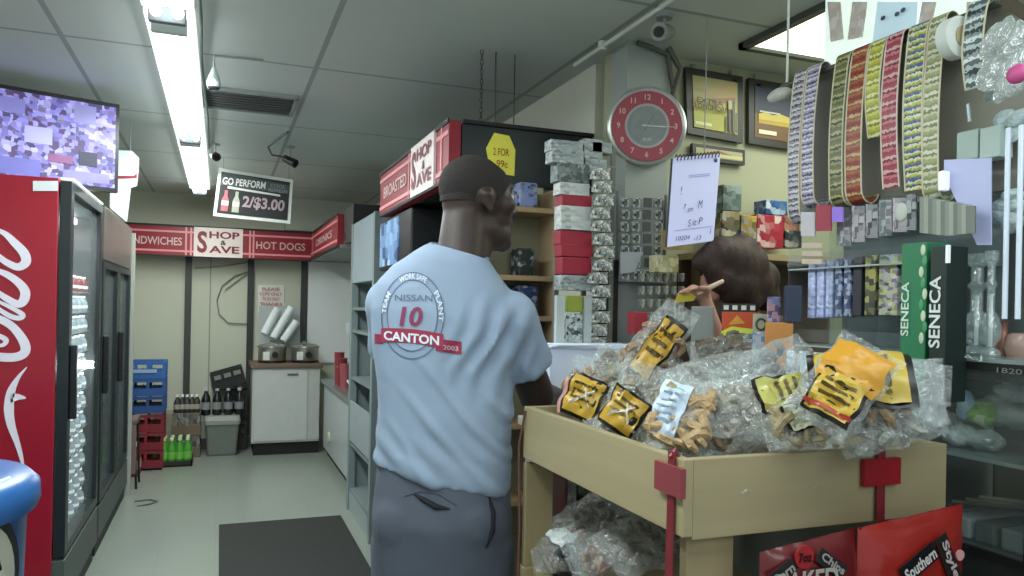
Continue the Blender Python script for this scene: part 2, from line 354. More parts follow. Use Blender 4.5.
# the black hanging soffit
t = thing('hanging_soffit', (1.17, 3.6, 1.965), 'black hanging soffit box behind the man, its flat face towards us', 'soffit')
MB().box(.905, 1.495, 2.96, 4.35, 1.965, 2.2).build('box', M('#2b3032', .22, var=.25, scale=3), t)
MB().box(.905, 1.495, 2.945, 2.96, 1.955, 1.97).box(.905, 1.495, 2.945, 2.96, 2.2, 2.215).build('edge_trim', DARK, t)
y1 = MB().poly([onY(490, 172, 2.958), onY(514, 176, 2.958), onY(515, 150, 2.958), onY(509, 136, 2.958), onY(494, 133, 2.958), onY(486, 148, 2.958)], (0, -1, 0), .004).build('yellow_reflection', M('#d8d24c', .5, emit=.15), t)  # yellow sign's reflection in the dark face, built as a flat lettered shape
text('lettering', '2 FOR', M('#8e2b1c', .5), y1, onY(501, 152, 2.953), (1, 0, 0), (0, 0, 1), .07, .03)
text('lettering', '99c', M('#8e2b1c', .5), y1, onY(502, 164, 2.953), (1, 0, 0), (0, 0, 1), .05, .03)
def chain(u, label, dotted):
    p = onY(u, 104, 2.99); b = MB(); n = 16; z0 = 2.2; x = p.x
    t = thing('hanging_chain', (x, 2.99, z0), label, 'chain', 'chains and rods holding the soffit')
    if dotted:
        for k in range(n):
            zz = z0+(CEIL-z0)*(k+.5)/n; c = V((x, 2.99, zz)); h = (CEIL-z0)/n*.62
            w = .006; ax = V((1, 0, 0)) if k % 2 else V((0, 1, 0))
            b.tube([c+ax*w*math.sin(a)+V((0, 0, h*math.cos(a))) for a in [i*2*PI/8 for i in range(9)]], .0022, 5)
    else: b.cyl((x, 2.99, z0), (x, 2.99, CEIL), .003, seg=8)
    b.build('links', M('#4b4d4a', .4, .6), t)
chain(481, 'link chain holding up the black soffit at its near corner', True)
chain(495, 'thin rod left of the pair above the black soffit', False)
chain(514, 'thin rod right of the pair above the black soffit', False)
# ================================================================== PROMOTION SIGN
a, bq, c, d = onY(213, 216, 6.), onY(290, 224, 6.), onY(293, 180, 6.), onY(219, 168, 6.)
t = thing('promotion_sign', tuple((a+bq)/2), 'black hanging promotion sign with white border and drink bottles, tilted above the aisle', 'sign')
rx_ = (bq-a).normalized(); uy_ = (d-a).normalized(); nn = V((0, -1, 0)); W_ = (bq-a).length; H_ = (d-a).length
MB().poly([a, bq, c, d], nn, .012).build('border', M('#dfe3dc', .5), t)
def Q(x, y, o=.013): return a.lerp(bq, x).lerp(d.lerp(c, x), y)+nn*o
MB().poly([Q(.04, .07), Q(.96, .07), Q(.96, .93), Q(.04, .93)], nn, .002).build('panel', M('#1d201f', .5), t)
MB().poly([Q(.05, .66, .016), Q(.95, .66, .016), Q(.95, .86, .016), Q(.3, .92, .016), Q(.05, .92, .016)], nn, .001).build('header_band', M('#4b5454', .5), t)
text('lettering', 'GO PERFORM', M('#e8ece8', .5), t, Q(.35, .76, .018), rx_, uy_, W_*.55, H_*.15, bold=.02)
text('lettering', 'COOL', M('#9aa09c', .5), t, Q(.8, .8, .018), rx_, uy_, W_*.2, H_*.07)
text('lettering', 'REFRESH', M('#9aa09c', .5), t, Q(.8, .7, .018), rx_, uy_, W_*.24, H_*.07)
MB().poly([Q(.14, .60, .016), Q(.84, .58, .016), Q(.84, .62, .016), Q(.14, .65, .016)], nn, .001).build('white_line', M('#d8dcd8', .5), t)
text('lettering', '2/$3.00', M('#b09ca4', .5), t, Q(.63, .36, .018), rx_, uy_, W_*.55, H_*.27, bold=.03)
for xx, cc in ((.13, '#b0606a'), (.27, '#a8ac98')):
    MB().poly([Q(xx-.045, .12, .016), Q(xx+.045, .12, .016), Q(xx+.045, .36, .016), Q(xx+.02, .46, .016), Q(xx+.02, .56, .016), Q(xx-.02, .56, .016), Q(xx-.02, .46, .016), Q(xx-.045, .36, .016)], nn, .001).build('bottle_picture', M(cc, .5), t)
    MB().poly([Q(xx-.045, .24, .018), Q(xx+.045, .24, .018), Q(xx+.045, .34, .018), Q(xx-.045, .34, .018)], nn, .001).build('bottle_label', M('#d8c8c4', .5), t)
MB().cyl(d+V((.03, 0, 0)), V((d.x+.03, d.y, CEIL)), .002).cyl(c-V((.03, 0, 0)), V((c.x-.03, c.y, CEIL)), .002).build('hanging_wire', M('#8a8e8a', .5), t)
# ================================================================== TALL GLASS DOOR COOLERS (left)
CX = -.62
def cooler(y0, y1, zt, label, side, nd, zb=.32, header=0):
    t = thing('drink_cooler', (-1.0, (y0+y1)/2, 0), label, 'fridge', 'tall glass door coolers along the left wall')
    blk = M('#20272a', .35)
    b = MB(); b.box(XL+.02, CX-.05, y1-.04, y1, .02, zt); b.box(XL+.02, CX-.05, y0+.04, y1-.04, zt-.08, zt); b.box(XL+.02, XL+.06, y0, y1, .02, zt)
    b.box(XL+.02, CX-.05, y0+.04, y1-.04, .02, zb-.02); b.build('cabinet', M('#2c3336', .4), t)
    MB().box(XL+.02, CX-.05, y0, y0+.04, .02, zt, .004).build('side_panel', side, t)
    MB().box(XL+.07, XL+.08, y0+.04, y1-.04, zb, zt-.08).build('interior_liner', M('#cdd6d8', .6, emit=.8), t)  # liner glows by itself to brighten the cooler interior
    MB().box(CX-.05, CX, y0, y1, .1, zb-.02, .004).build('base_grille', M('#525b58', .5, .2), t)
    MB().box(CX-.06, CX-.02, y0+.01, y1-.01, .0, .1).build('plinth', M('#2a2e2c', .6), t)
    z1 = zt-.01-header
    if header: MB().box(CX-.05, CX, y0, y1, z1+.005, zt, .004).build('header_panel', M('#5d5752', .3, var=.2, scale=5), t)
    w = (y1-y0)/nd
    for k in range(nd):
        a0, a1 = y0+k*w+.004, y0+(k+1)*w-.004
        b = MB(); f = .07
        b.box(CX-.045, CX, a0, a0+f, zb, z1, .003); b.box(CX-.045, CX, a1-f, a1, zb, z1, .003); b.box(CX-.045, CX, a0+f, a1-f, zb, zb+f*.6); b.box(CX-.045, CX, a0+f, a1-f, z1-f*.6, z1)
        dr = b.build('door', blk, t)
        MB().box(CX-.025, CX-.02, a0+f, a1-f, zb+f*.6, z1-f*.6).build('glass', glass(), dr)
        MB().box(CX, CX+.03, a0+.02, a0+.045, .92, 1.25, .006).build('handle', M('#14181a', .4), dr)
    MB().box(CX-.16, CX-.12, y0+.05, y1-.05, zt-.12, zt-.09).build('lamp_strip', M('#ffffff', .3, emit=4), t)
    return t
REDP = M('#9c1028', .35, var=.05, scale=3, coat=.3)
t = cooler(3.83, 4.80, 1.985, 'tall red sided drink cooler nearest us with white script and glass door', REDP, 1)
MB().box(CX-.05, CX, 3.88, 4.79, 1.985, 1.995).build('top_light_strip', M('#f4f6f6', .4, emit=.6), t)
# white script on the red side
def side(pts, ws, name='script_lettering'):
    P = [onY(u, v, 3.828) for u, v in pts]; n = len(P)
    # smooth with Catmull-Rom
    Qp, Qw = [], []
    for i in range(n-1):
        p0, p1, p2, p3 = P[max(i-1, 0)], P[i], P[i+1], P[min(i+2, n-1)]
        for k in range(6):
            s = k/6; Qp.append(.5*((2*p1)+(p2-p0)*s+(2*p0-5*p1+4*p2-p3)*s*s+(3*p1-p0-3*p2+p3)*s**3)); Qw.append(ws[i]*(1-s)+ws[i+1]*s)
    Qp.append(P[-1]); Qw.append(ws[-1]); b = MB(); L_, R_ = [], []
    for i, p in enumerate(Qp):
        d = (Qp[min(i+1, len(Qp)-1)]-Qp[max(i-1, 0)]).normalized(); s = V((d.z, 0, -d.x))*Qw[i]/2*.0053
        L_.append(p+s); R_.append(p-s)
    vl = [b.b.verts.new(p) for p in L_]; vr = [b.b.verts.new(p) for p in R_]
    vl2 = [b.b.verts.new(p+V((0, -.003, 0))) for p in L_]; vr2 = [b.b.verts.new(p+V((0, -.003, 0))) for p in R_]
    for i in range(len(Qp)-1):
        b.b.faces.new((vl[i], vl[i+1], vr[i+1], vr[i])); b.b.faces.new((vl2[i], vr2[i], vr2[i+1], vl2[i+1]))
        b.b.faces.new((vl[i], vl2[i], vl2[i+1], vl[i+1])); b.b.faces.new((vr[i], vr[i+1], vr2[i+1], vr2[i]))
    return b.build(name, M('#e9e4f2', .4), t)
side([(-22, 236), (-8, 230), (4, 233), (15, 243), (24, 253), (26, 262), (18, 267), (6, 262), (-6, 254), (-20, 256)], [2, 3, 4, 6, 7, 7, 6, 5, 4, 3])
side([(-10, 268), (6, 274), (18, 282), (25, 291), (24, 300), (18, 304), (6, 298), (-8, 288)], [3, 5, 6, 7, 7, 6, 5, 3])
side([(-10, 298), (8, 306), (22, 314), (20, 318), (10, 316), (-6, 306)], [2, 3, 4, 4, 4, 3])
side([(-10, 316), (2, 320), (14, 328), (24, 342), (25, 352), (16, 357), (0, 357), (-14, 355)], [4, 6, 6, 7, 7, 7, 7, 6])
side([(-12, 338), (-2, 336), (6, 340), (3, 345), (-8, 346)], [3, 4, 4, 3, 3])
side([(27, 367), (18, 378), (11, 392), (9, 408), (11, 424), (17, 442), (21, 456), (24, 470)], [.6, 3, 6, 7, 6, 4, 3, 1])
side([(26, 398), (18, 397), (10, 398)], [1, 5, 8])
for zz in (1.255, 1.2, 1.13, 1.05): MB().ball((-.905, 3.828, zz), (.012, .003, .012), 10).build('white_dot', M('#e0d4dc', .4), t)
MB().poly([onY(33, 181, 3.827), onY(33, 191, 3.827), onY(58, 191, 3.827), onY(58, 181, 3.827)], (0, -1, 0), .002).build('sticker', M('#dadfe2', .5), t)
t2 = cooler(4.86, 6.28, 1.99, 'second tall dark cooler with brown header and two narrow glass doors', M('#23292b', .4), 2, .30, header=.30)
struct(MB().box(CX-.05, CX+.02, 6.3, 6.34, 0, 1.96).build('trim_6', M('#a9aea6', .5)))
# bottles in the first cooler
bt = thing('drink_bottle', (CX-.13, 4.06, .40), 'x', 'bottle')
L0 = bt.location.copy()
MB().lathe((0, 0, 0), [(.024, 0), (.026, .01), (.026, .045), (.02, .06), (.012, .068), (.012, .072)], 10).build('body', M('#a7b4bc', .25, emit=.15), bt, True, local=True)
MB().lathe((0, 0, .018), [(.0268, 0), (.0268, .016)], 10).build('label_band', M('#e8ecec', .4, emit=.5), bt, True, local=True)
MB().lathe((0, 0, .072), [(.0145, 0), (.0145, .011)], 10).build('cap', M('#f4f6f6', .4, emit=1.0), bt, True, local=True)  # caps and label bands glow so the rows read bright behind the door
ROWG = 'white capped bottles packed on the wire shelves of the red sided cooler'
bt['group'] = ROWG; bt['label'] = 'small pale bottle with white cap behind the first cooler door'
first = True
bred = None
for r in range(12):
    z = .36+r*.103
    tagz = MB(); 
    for k in range(12): tagz.cyl((CX-.055-.62*k/11, 3.9, z-.003), (CX-.055-.62*k/11, 4.76, z-.003), .003, seg=5)
    tagz.cyl((CX-.1, 3.9, z-.007), (CX-.1, 4.76, z-.007), .006, seg=6).build('wire_shelf', M('#9aa3a6', .4, .4), t)
    for k in range(5):
        y = 4.06+k*.15
        if first: bt.location = (CX-.074, y, z); first = False; continue
        q = copy_tree(bt); q.location = (CX-.074, y, z)
        if r == 11:
            q['label'] = 'small red bottle on the top shelf of the red sided cooler'; q['group'] = 'red bottles on the top shelf of the red sided cooler'
            for ch in [x for x in bpy.data.objects if x.parent == q and x.name.startswith('body')]:
                if bred is None: bred = ch.data.copy(); bred.materials[0] = M('#8f2430', .3)
                ch.data = bred
# ================================================================== TV ON TOP
pr = onY(119, 110, 4.35)
tz0, tz1 = 2.005, 2.455; tr = V((-.50, 4.36, 0)); dv_ = V((-.94, -.335, 0)).normalized(); tl = tr+dv_*.82
n = V((dv_.y, -dv_.x, 0)); n = n if n.y < 0 else -n
t = thing('wall_monitor', ((tl+tr)/2)+V((0, 0, tz0)), 'flat screen monitor showing security footage on top of the red cooler', 'monitor')
def T(a, z, o=0): q = tr.lerp(tl, a)+n*o; q.z = z; return q
MB().poly([T(0, tz0, -.04), T(1, tz0, -.04), T(1, tz1, -.04), T(0, tz1, -.04)], n, .045).build('casing', M('#17191c', .35), t)
MB().poly([T(.02, tz0+.02, .004), T(.98, tz0+.02, .004), T(.98, tz1-.02, .004), T(.02, tz1-.02, .004)], n, .003).build('screen', multi(['#2c2a55', '#8f86d8', '#5b55a0', '#a9a2e8', '#3b3768', '#7a70c0', '#b8b4ee', '#4c3a66'], 24, (1, 1, 1.2), emit=.6, kind='noise'), t)
def rect(a0, a1, z0, z1, col, nm): MB().poly([T(a0, z0, .008), T(a1, z0, .008), T(a1, z1, .008), T(a0, z1, .008)], n, .002).build(nm, M(col, .4, emit=.5, var=.15), t)
rect(.72, .8, 2.17, 2.3, '#b7b6ff', 'picture_patch'); rect(.13, .25, 2.33, 2.42, '#8f8bc4', 'picture_patch'); rect(.36, .5, 2.2, 2.28, '#a9a6e4', 'picture_patch'); rect(.42, .72, 2.04, 2.12, '#6a68b4', 'picture_patch')
rect(.25, .38, 2.12, 2.16, '#804a78', 'picture_patch'); rect(.12, .22, 2.12, 2.19, '#20203c', 'picture_patch'); rect(.7, .76, 2.33, 2.4, '#4a3a44', 'picture_patch'); rect(.05, .3, 2.04, 2.09, '#7d78c8', 'picture_patch')
rect(.5, .66, 2.33, 2.4, '#7f7ac0', 'picture_patch'); rect(.84, .95, 2.08, 2.12, '#c0bcf4', 'picture_patch')
MB().box(-.85, -.7, 4.3, 4.4, 1.996, 2.03).build('stand', M('#1b1d1f', .4), t)
# white paper banner behind the monitor
def zP(u, v, Y=5.0): return onY(u, v, Y)
t = thing('paper_banner', tuple(zP(128, 215)), 'white paper banner with a thin red stripe hanging behind the monitor edge', 'banner')
MB().poly([zP(110, 150), zP(132, 151), zP(139, 158), zP(139, 166), zP(137, 186), zP(131, 188), zP(127, 222), zP(110, 208)], (0, -1, 0), .004).build('sheet', M('#dbe9e6', .6, emit=.1), t)
MB().poly([zP(114, 176), zP(134, 176), zP(137, 173), zP(137, 178), zP(114, 179)], (0, -1, 0), .008).build('red_stripe', M('#9a2034', .5), t)
MB().cyl(zP(130, 152), V((zP(130, 152).x, 5.0, CEIL)), .003).build('wire', M('#8a8e8a'), t)
# ================================================================== BARREL COOLER (front left)
C = V((-.855, 2.45, .03)); R = .37
t = thing('barrel_cooler', (C.x, C.y, 0), 'blue round topped ice barrel cooler with silver wheel picture, cut off at lower left', 'cooler')
MB().lathe(C, [(R-.02, -.03), (R-.01, .03), (R-.02, .5), (R-.01, .84), (R, .86)], 40).build('body', M('#2f5a9c', .35, var=.45, scale=4), t, True)
MB().lathe(C, [(R+.015, .84), (R+.022, .86), (R+.02, .905), (R-.005, .93), (R-.1, .945), (0, .95)], 40).build('lid', M('#2a62a4', .35), t, True)
b = MB()
for k in range(10):
    an = k*2*PI/10; b.box(C.x+.17*math.cos(an)-.02, C.x+.17*math.cos(an)+.02, C.y+.17*math.sin(an)-.05, C.y+.17*math.sin(an)+.05, .94, .952)
MB().poly([C+V((.02, -.22, .942)), C+V((.29, -.13, .938)), C+V((.30, -.05, .938)), C+V((.06, -.1, .944))], (0, 0, 1), .006).build('red_emblem', M('#c4304a', .4), t); b.b.free()
MB().tube([C+V((.0, -.26, .945)), C+V((.3, -.16, .935)), C+V((.33, -.04, .933))], .006).build('white_line', M('#dfe6f4', .4), t)
# wheel graphic curved on the barrel
def onb(ang, z, o=0): return C+V((math.cos(ang)*(R-.005+o), math.sin(ang)*(R-.005+o), z))
a0 = math.radians(-42)
def ringb(r0, r1, col, o, nm, sq=1.0, seg=28):
    b = MB(); A = [b.b.verts.new(onb(a0+sq*r0*math.cos(q)/R, .70+r0*math.sin(q), o)) for q in [2*PI*i/seg for i in range(seg)]]
    B = [b.b.verts.new(onb(a0+sq*r1*math.cos(q)/R, .70+r1*math.sin(q), o)) for q in [2*PI*i/seg for i in range(seg)]]
    for i in range(seg): b.b.faces.new((A[i], A[(i+1) % seg], B[(i+1) % seg], B[i]))
    return b.build(nm, M(col, .35), t)
ringb(.02, .2, '#23262c', .006, 'tyre_picture'); ringb(.12, .17, '#b4b6a8', .009, 'rim_picture'); ringb(.0, .05, '#a4a698', .009, 'hub_picture')
for k in range(6):
    b = MB(); q = 2*PI*k/6; pts = []
    for rr, dq in ((.04, .35), (.13, .16), (.13, -.16), (.04, -.35)): pts.append(onb(a0+rr*math.cos(q+dq)/R, .70+rr*math.sin(q+dq), .010))
    b.b.faces.new([b.b.verts.new(p) for p in pts]); b.build('spoke_picture', M('#b8b9a6', .35), t)
# ================================================================== MAT
tag(MB().box(.02, .80, 3.2, 5.28, .001, .014, .004).build('door_mat', M('#232724', .85, var=.2, scale=60, bump=.3)), 'black rubber mat lying on the aisle floor left of the man', 'mat')
# ================================================================== BACK CORNER: crates, bottles, bin
def crate(loc, s, col, label, group=None, cells=(4, 3), open_front=True, rot=(0, 0, 0)):
    w, d, h = s; t = thing('bottle_crate', loc, label, 'crate', group, rot); mt = M(col, .45)
    b = MB(); b.box(-w/2, w/2, -d/2, d/2, 0, .012)
    for sx in (-1, 1): b.box(sx*w/2-.006, sx*w/2+.006, -d/2, d/2, 0, h*.45); b.box(sx*w/2-.006, sx*w/2+.006, -d/2, d/2, h*.82, h)
    for sy in (-1, 1): b.box(-w/2, w/2, sy*d/2-.006, sy*d/2+.006, 0, h*.45); b.box(-w/2, w/2, sy*d/2-.006, sy*d/2+.006, h*.82, h)
    for sx in (-1, -.33, .33, 1):
        for sy in (-1, 1): b.box(sx*w/2-.012, sx*w/2+.012, sy*d/2-.008, sy*d/2+.008, 0, h)
    for sy in (-.33, .33):
        for sx in (-1, 1): b.box(sx*w/2-.008, sx*w/2+.008, sy*d/2-.012, sy*d/2+.012, 0, h)
    b.build('shell', mt, t, local=True)
    b = MB()
    for i in range(1, cells[0]): b.box(-w/2+w*i/cells[0]-.002, -w/2+w*i/cells[0]+.002, -d/2, d/2, 0, h*.5)
    for i in range(1, cells[1]): b.box(-w/2, w/2, -d/2+d*i/cells[1]-.002, -d/2+d*i/cells[1]+.002, 0, h*.5)
    b.build('dividers', mt, t, local=True); return t
Yc = 7.35
xb = onY(143, 380, Yc).x
g = 'stacked plastic crates in the back left corner'
for k in range(3):
    crate((xb-.02, Yc, .02+.155*k), (.38, .3, .15), '#7c1f2c', ['dark red crate at the floor, lowest of the corner stack', 'dark red crate second from the floor in the corner stack', 'red crate directly under the blue crates in the corner'][k], g)
for k in range(3):
    crate((xb-.01, Yc, .49+.15*k), (.37, .3, .145), ['#2b4a80', '#2d5590', '#2f62a4'][k], ['blue crate resting on the red crates in the corner', 'middle blue crate of the corner stack', 'topmost wide blue crate of the corner stack'][k], g)
b = MB(); b.box(xb-.14, xb+.12, Yc-.165, Yc-.158, .84, .87)
b.build('strip_label', M('#8fa6c8', .5), [o for o in bpy.data.objects if o.name.startswith('bottle_crate')][5])
crate((xb-.33, Yc+.1, .02), (.22, .3, .92), '#27395c', 'tall dark blue crate tower behind and left of the blue crates', None, (2, 2))
crate((xb-.30, Yc+.1, .95), (.2, .26, .12), '#2c3a5e', 'small dark blue crate on the tall tower in the back corner', None, (2, 2))
# bottle prototype: shapes by profile
def bottle(kind, loc, label, group, body, capc, lab, r=.035, h=.24, nm='soda_bottle'):
    t = thing(nm, loc, label, 'bottle', group)
    MB().lathe((0, 0, 0), [(r*.85, 0), (r, .01), (r, h*.55), (r*.8, h*.68), (r*.38, h*.84), (r*.36, h*.93)], 12).build('body', M(body, .2), t, True, local=True)
    MB().lathe((0, 0, 0), [(r*1.03, h*.22), (r*1.03, h*.5)], 12).build('label_band', M(lab, .5), t, True, local=True)
    MB().lathe((0, 0, 0), [(r*.46, h*.92), (r*.46, h)], 10).build('cap', M(capc, .4), t, True, local=True)
    return t
def many(proto, pts, labs=None):
    base = proto.location.copy()
    for i, p in enumerate(pts):
        o = proto if i == 0 else copy_tree(proto)
        o.location = p
        if labs: o['label'] = labs[i]
# shrink pack of red-label bottles in front of crates
pk = onZ(136, 452, 0)
bt = bottle(0, pk, 'pink labelled drink bottle with white cap beside the crates', 'pink labelled bottles beside the crates', '#8b3b40', '#e0d8d4', '#c9a09c', .04, .27)
many(bt, [(-.72+.085*i, 7.0+.09*j, 0) for i in range(2) for j in range(2)])
# green soda pack on low black tray
tx0, tx1 = onY(150, 440, 7.35).x, onY(193, 440, 7.35).x
tag(MB().box(tx0, tx1, 7.3, 7.62, .0, .012).box(tx0, tx1, 7.3, 7.312, 0, .05).box(tx0, tx1, 7.608, 7.62, 0, .05).box(tx0, tx0+.012, 7.3, 7.62, 0, .05).box(tx1-.012, tx1, 7.3, 7.62, 0, .05).build('bottle_tray', M('#2b2724', .5)), 'low black tray on the floor holding green soda bottles', 'tray')
bt = bottle(0, (0, 0, 0), 'green soda bottle with pale cap in the low black floor tray', 'green soda bottles in the floor tray', '#4e9a3c', '#cfe6b4', '#6fb84e', .036, .23)
nx = 5; many(bt, [(tx0+.045+(tx1-tx0-.09)*i/(nx-1), 7.36+.09*j, .012) for j in range(3) for i in range(nx)])
# brown cases with white-capped bottles
cx0, cx1 = onY(172, 420, 7.75).x, onY(201, 420, 7.75).x
for i, (z, l) in enumerate(((0, 'brown cardboard case of bottles on the floor behind the green sodas'), (.21, 'brown cardboard case stacked above the floor case, white caps on top'))):
    t = thing('bottle_case', ((cx0+cx1)/2, 7.8, z), l, 'box')
    MB().box(cx0, cx1, 7.7, 7.95, z+.0, z+.09).build('tray', M('#6d5f4e', .7), t)
    MB().box(cx0+.004, cx1-.004, 7.704, 7.946, z+.09, z+.205).build('wrapped_side', multi(['#5c5a52', '#3f4040', '#8d8c86', '#6d675c'], 26, (1, 1, .5), kind='noise'), t)
bt = bottle(0, (0, 0, 0), 'dark bottle with white cap on the brown cases', 'white capped dark bottles on the brown cases', '#3a3632', '#eceee8', '#a09c90', .03, .16)
many(bt, [(cx0+.04+(cx1-cx0-.08)*i/4, 7.76+.1*j, .416) for j in range(2) for i in range(5)])
# low grey box behind
bx = onY(168, 400, 7.95).x
tag(MB().box(bx-.12, bx+.09, 7.85, 8.1, 0, .4, .006).build('cardboard_box', M('#8b8a7a', .7)), 'plain grey box against the back wall beside the brown cases', 'box')
# trash bin with bottles on top
gx0, gx1 = onY(204, 430, 7.72).x, onY(240, 430, 7.72).x; gc = (gx0+gx1)/2; gw = (gx1-gx0)/2
t = thing('storage_bin', (gc, 7.85, 0), 'grey plastic storage bin with pale lid before the back wall, dark bottles on it', 'bin')
def rr(cx, cy, w, d, z, r=.03, n=4):
    o = []
    for sx, sy, a0 in ((1, 1, 0), (-1, 1, PI/2), (-1, -1, PI), (1, -1, 3*PI/2)):
        for i in range(n+1):
            a = a0+PI/2*i/n; o.append(V((cx+sx*(w-r)+r*math.cos(a), cy+sy*(d-r)+r*math.sin(a), z)))
    return o
MB().loft([rr(gc, 7.85, gw*.8, .13, 0), rr(gc, 7.85, gw*.82, .14, .02), rr(gc, 7.85, gw*.95, .16, .30)]).build('tub', M('#6f7670', .5), t)
MB().loft([rr(gc, 7.85, gw*1.0, .17, .30), rr(gc, 7.85, gw*1.02, .175, .34), rr(gc, 7.85, gw*.98, .165, .375), rr(gc, 7.85, gw*.9, .15, .38)]).build('lid', M('#949b94', .45), t)
bt = bottle(0, (0, 0, 0), 'dark bottle with white label standing on the grey bin lid', 'dark bottles on the grey bin lid', '#1d2022', '#b8bab6', '#83878a', .042, .25)
many(bt, [(gc-.15+.1*i, 7.8+.1*j, .381) for j in range(2) for i in range(4)])
# black crate tilted behind
crate((.11, 7.98, .64), (.28, .22, .17), '#1a1d1e', 'black plastic crate tilted on top of the dark crates beside the white cabinet', None, (3, 2), rot=(0, -.28, 0))
kx = .19
crate((kx, 8.07, .0), (.14, .14, .3), '#2a2a28', 'lower black crate standing on the floor beside the white cabinet', None, (2, 2))
crate((kx, 8.07, .31), (.14, .14, .28), '#232524', 'upper black crate beneath the tilted crate beside the white cabinet', None, (2, 2))
# a thin curved cable on back wall
pts = [onY(250, 271, 8.13), onY(235, 276, 8.13), onY(222, 286, 8.13), onY(217, 300, 8.13), onY(219, 314, 8.13), onY(228, 323, 8.13), onY(248, 324, 8.13)]
tag(MB().tube(pts, .006, 6).build('wall_cable', M('#77796c', .5), smooth=True), 'thin cable looping in an arc on the cream back wall', 'cable')
tag(MB().tube([onY(195, 268, 8.13), onY(225, 266, 8.13), onY(249, 262, 8.13)], .008, 6).tube([onY(225, 290, 8.13), onY(249, 272, 8.13)], .006, 6).build('wall_rail', M('#8b8d7e', .5), smooth=True), 'thin grey rail high on the back wall under the shop sign', 'rail')
# white cabinet
ca, cb = onY(250, 400, 7.55).x+.0, .93
ca = .30
t = thing('white_cabinet', ((ca+cb)/2, 7.85, 0), 'white base cabinet with brown worktop and black plinth at the back wall', 'cabinet')
MB().box(ca, cb, 7.62, 8.1, .12, .84, .004).build('body', M('#b9bdb9', .45), t)
MB().box(ca+.02, cb, 7.66, 8.08, 0, .12).build('plinth', M('#151616', .6), t)
MB().box(ca-.02, cb+.02, 7.59, 8.11, .84, .88, .006).build('worktop', wood('#6e5a4c'), t)
dr = MB().box(ca+.02, cb-.12, 7.608, 7.62, .14, .82, .003).build('door', M('#bfc3c0', .4), t)
MB().box(.62, .72, 7.596, 7.608, .77, .785, .003).build('handle', M('#6e7375', .3, .5), dr)
MB().box(cb-.105, cb-.005, 7.608, 7.62, .14, .82, .003).build('filler_panel', M('#b3b7b3', .4), t)
def cooker(u, label):
    p = onY(u, 361, 7.78); t = thing('slow_cooker', (p.x, 7.8, .88), label, 'cooker', 'two steel round cookers on the white cabinet')
    MB().lathe((p.x, 7.8, .88), [(.11, 0), (.13, .02), (.135, .14), (.14, .15)], 24).build('pot', M('#b9b9ae', .28, .8), t, True)
    MB().lathe((p.x, 7.8, .88), [(.118, -.0), (.133, .004), (.133, .022)], 24).build('base_ring', M('#191b1b', .4), t, True)
    MB().lathe((p.x, 7.8, 1.03), [(.142, 0), (.14, .012), (.1, .03), (.03, .04), (.02, .05), (.024, .065), (.0, .068)], 24).build('lid', M('#8e928e', .25, .6), t, True)
    MB().cyl((p.x+.02, 7.662, .96), (p.x+.02, 7.64, .96), .03).build('knob', M('#111212', .4), t, True)
    MB().box(p.x-.09, p.x-.03, 7.66, 7.675, .91, .99, .003).build('label_plate', M('#d8dcd6', .4), t)
cooker(272, 'left steel slow cooker with black knob under the red note'); cooker(305, 'right steel slow cooker with black knob near the white panel')
# cup dispenser sleeves
tb = thing('cup_dispenser', onY(282, 330, 7.95), 'slanted white stacks of foam cups in a dispenser above the cookers', 'dispenser')
for (u0, v0, u1, v1) in ((264, 334, 277, 309), (273, 338, 291, 308), (283, 341, 296, 322)):
    p0, p1 = onY(u0, v0, 7.93), onY(u1, v1, 7.99); sl = MB(); d = p1-p0
    for k in range(8): sl.cyl(p0+d*k/8, p0+d*(k+1.1)/8, .034, .041, 14)
    sl.build('cup_stack', M('#e4ecee', .5), tb, True)
MB().poly([onY(259, 306, 8.1), onY(259, 345, 8.1), onY(300, 345, 8.1), onY(300, 306, 8.1)], (0, -1, 0), .01).build('back_plate', M('#aeb8b8', .4), tb)
# red text note
n_ = MB().poly([onY(258, 285, 8.149), onY(258, 313, 8.149), onY(284, 313, 8.149), onY(284, 285, 8.149)], (0, -1, 0), .01).build('paper_note', M('#d9dcd6', .6))
tag(n_, 'white paper note with red lettering on the back wall above the cups', 'note')
for i, s in enumerate(('PLEASE', 'CUPS ONLY', 'TO GO ONLY', 'THANKS', 'CLEAN')):
    text('lettering', s, M('#b0505a', .5), n_, onY(271, 289+i*5, 8.12), (1, 0, 0), (0, 0, 1), .22 if i % 2 else .17, .032, bold=.02)
# steel low counter
t = thing('low_counter', (1.2, 6.75, 0), 'low steel topped counter with pale side running along the right of the aisle', 'counter')
MB().box(.96, 1.48, 5.62, 7.55, .08, .70, .004).build('body', M('#aeb6b8', .4), t)
MB().box(1.0, 1.48, 5.64, 7.55, 0, .08).build('plinth', M('#2a2c2c', .6), t)
MB().box(.93, 1.48, 5.6, 7.57, .70, .735, .005).build('steel_top', M('#8a9496', .3, .7), t)
MB().cyl((.958, 7.1, .24), (.945, 7.1, .24), .05).build('outlet_cap', M('#cfc7ae', .5), t, True)
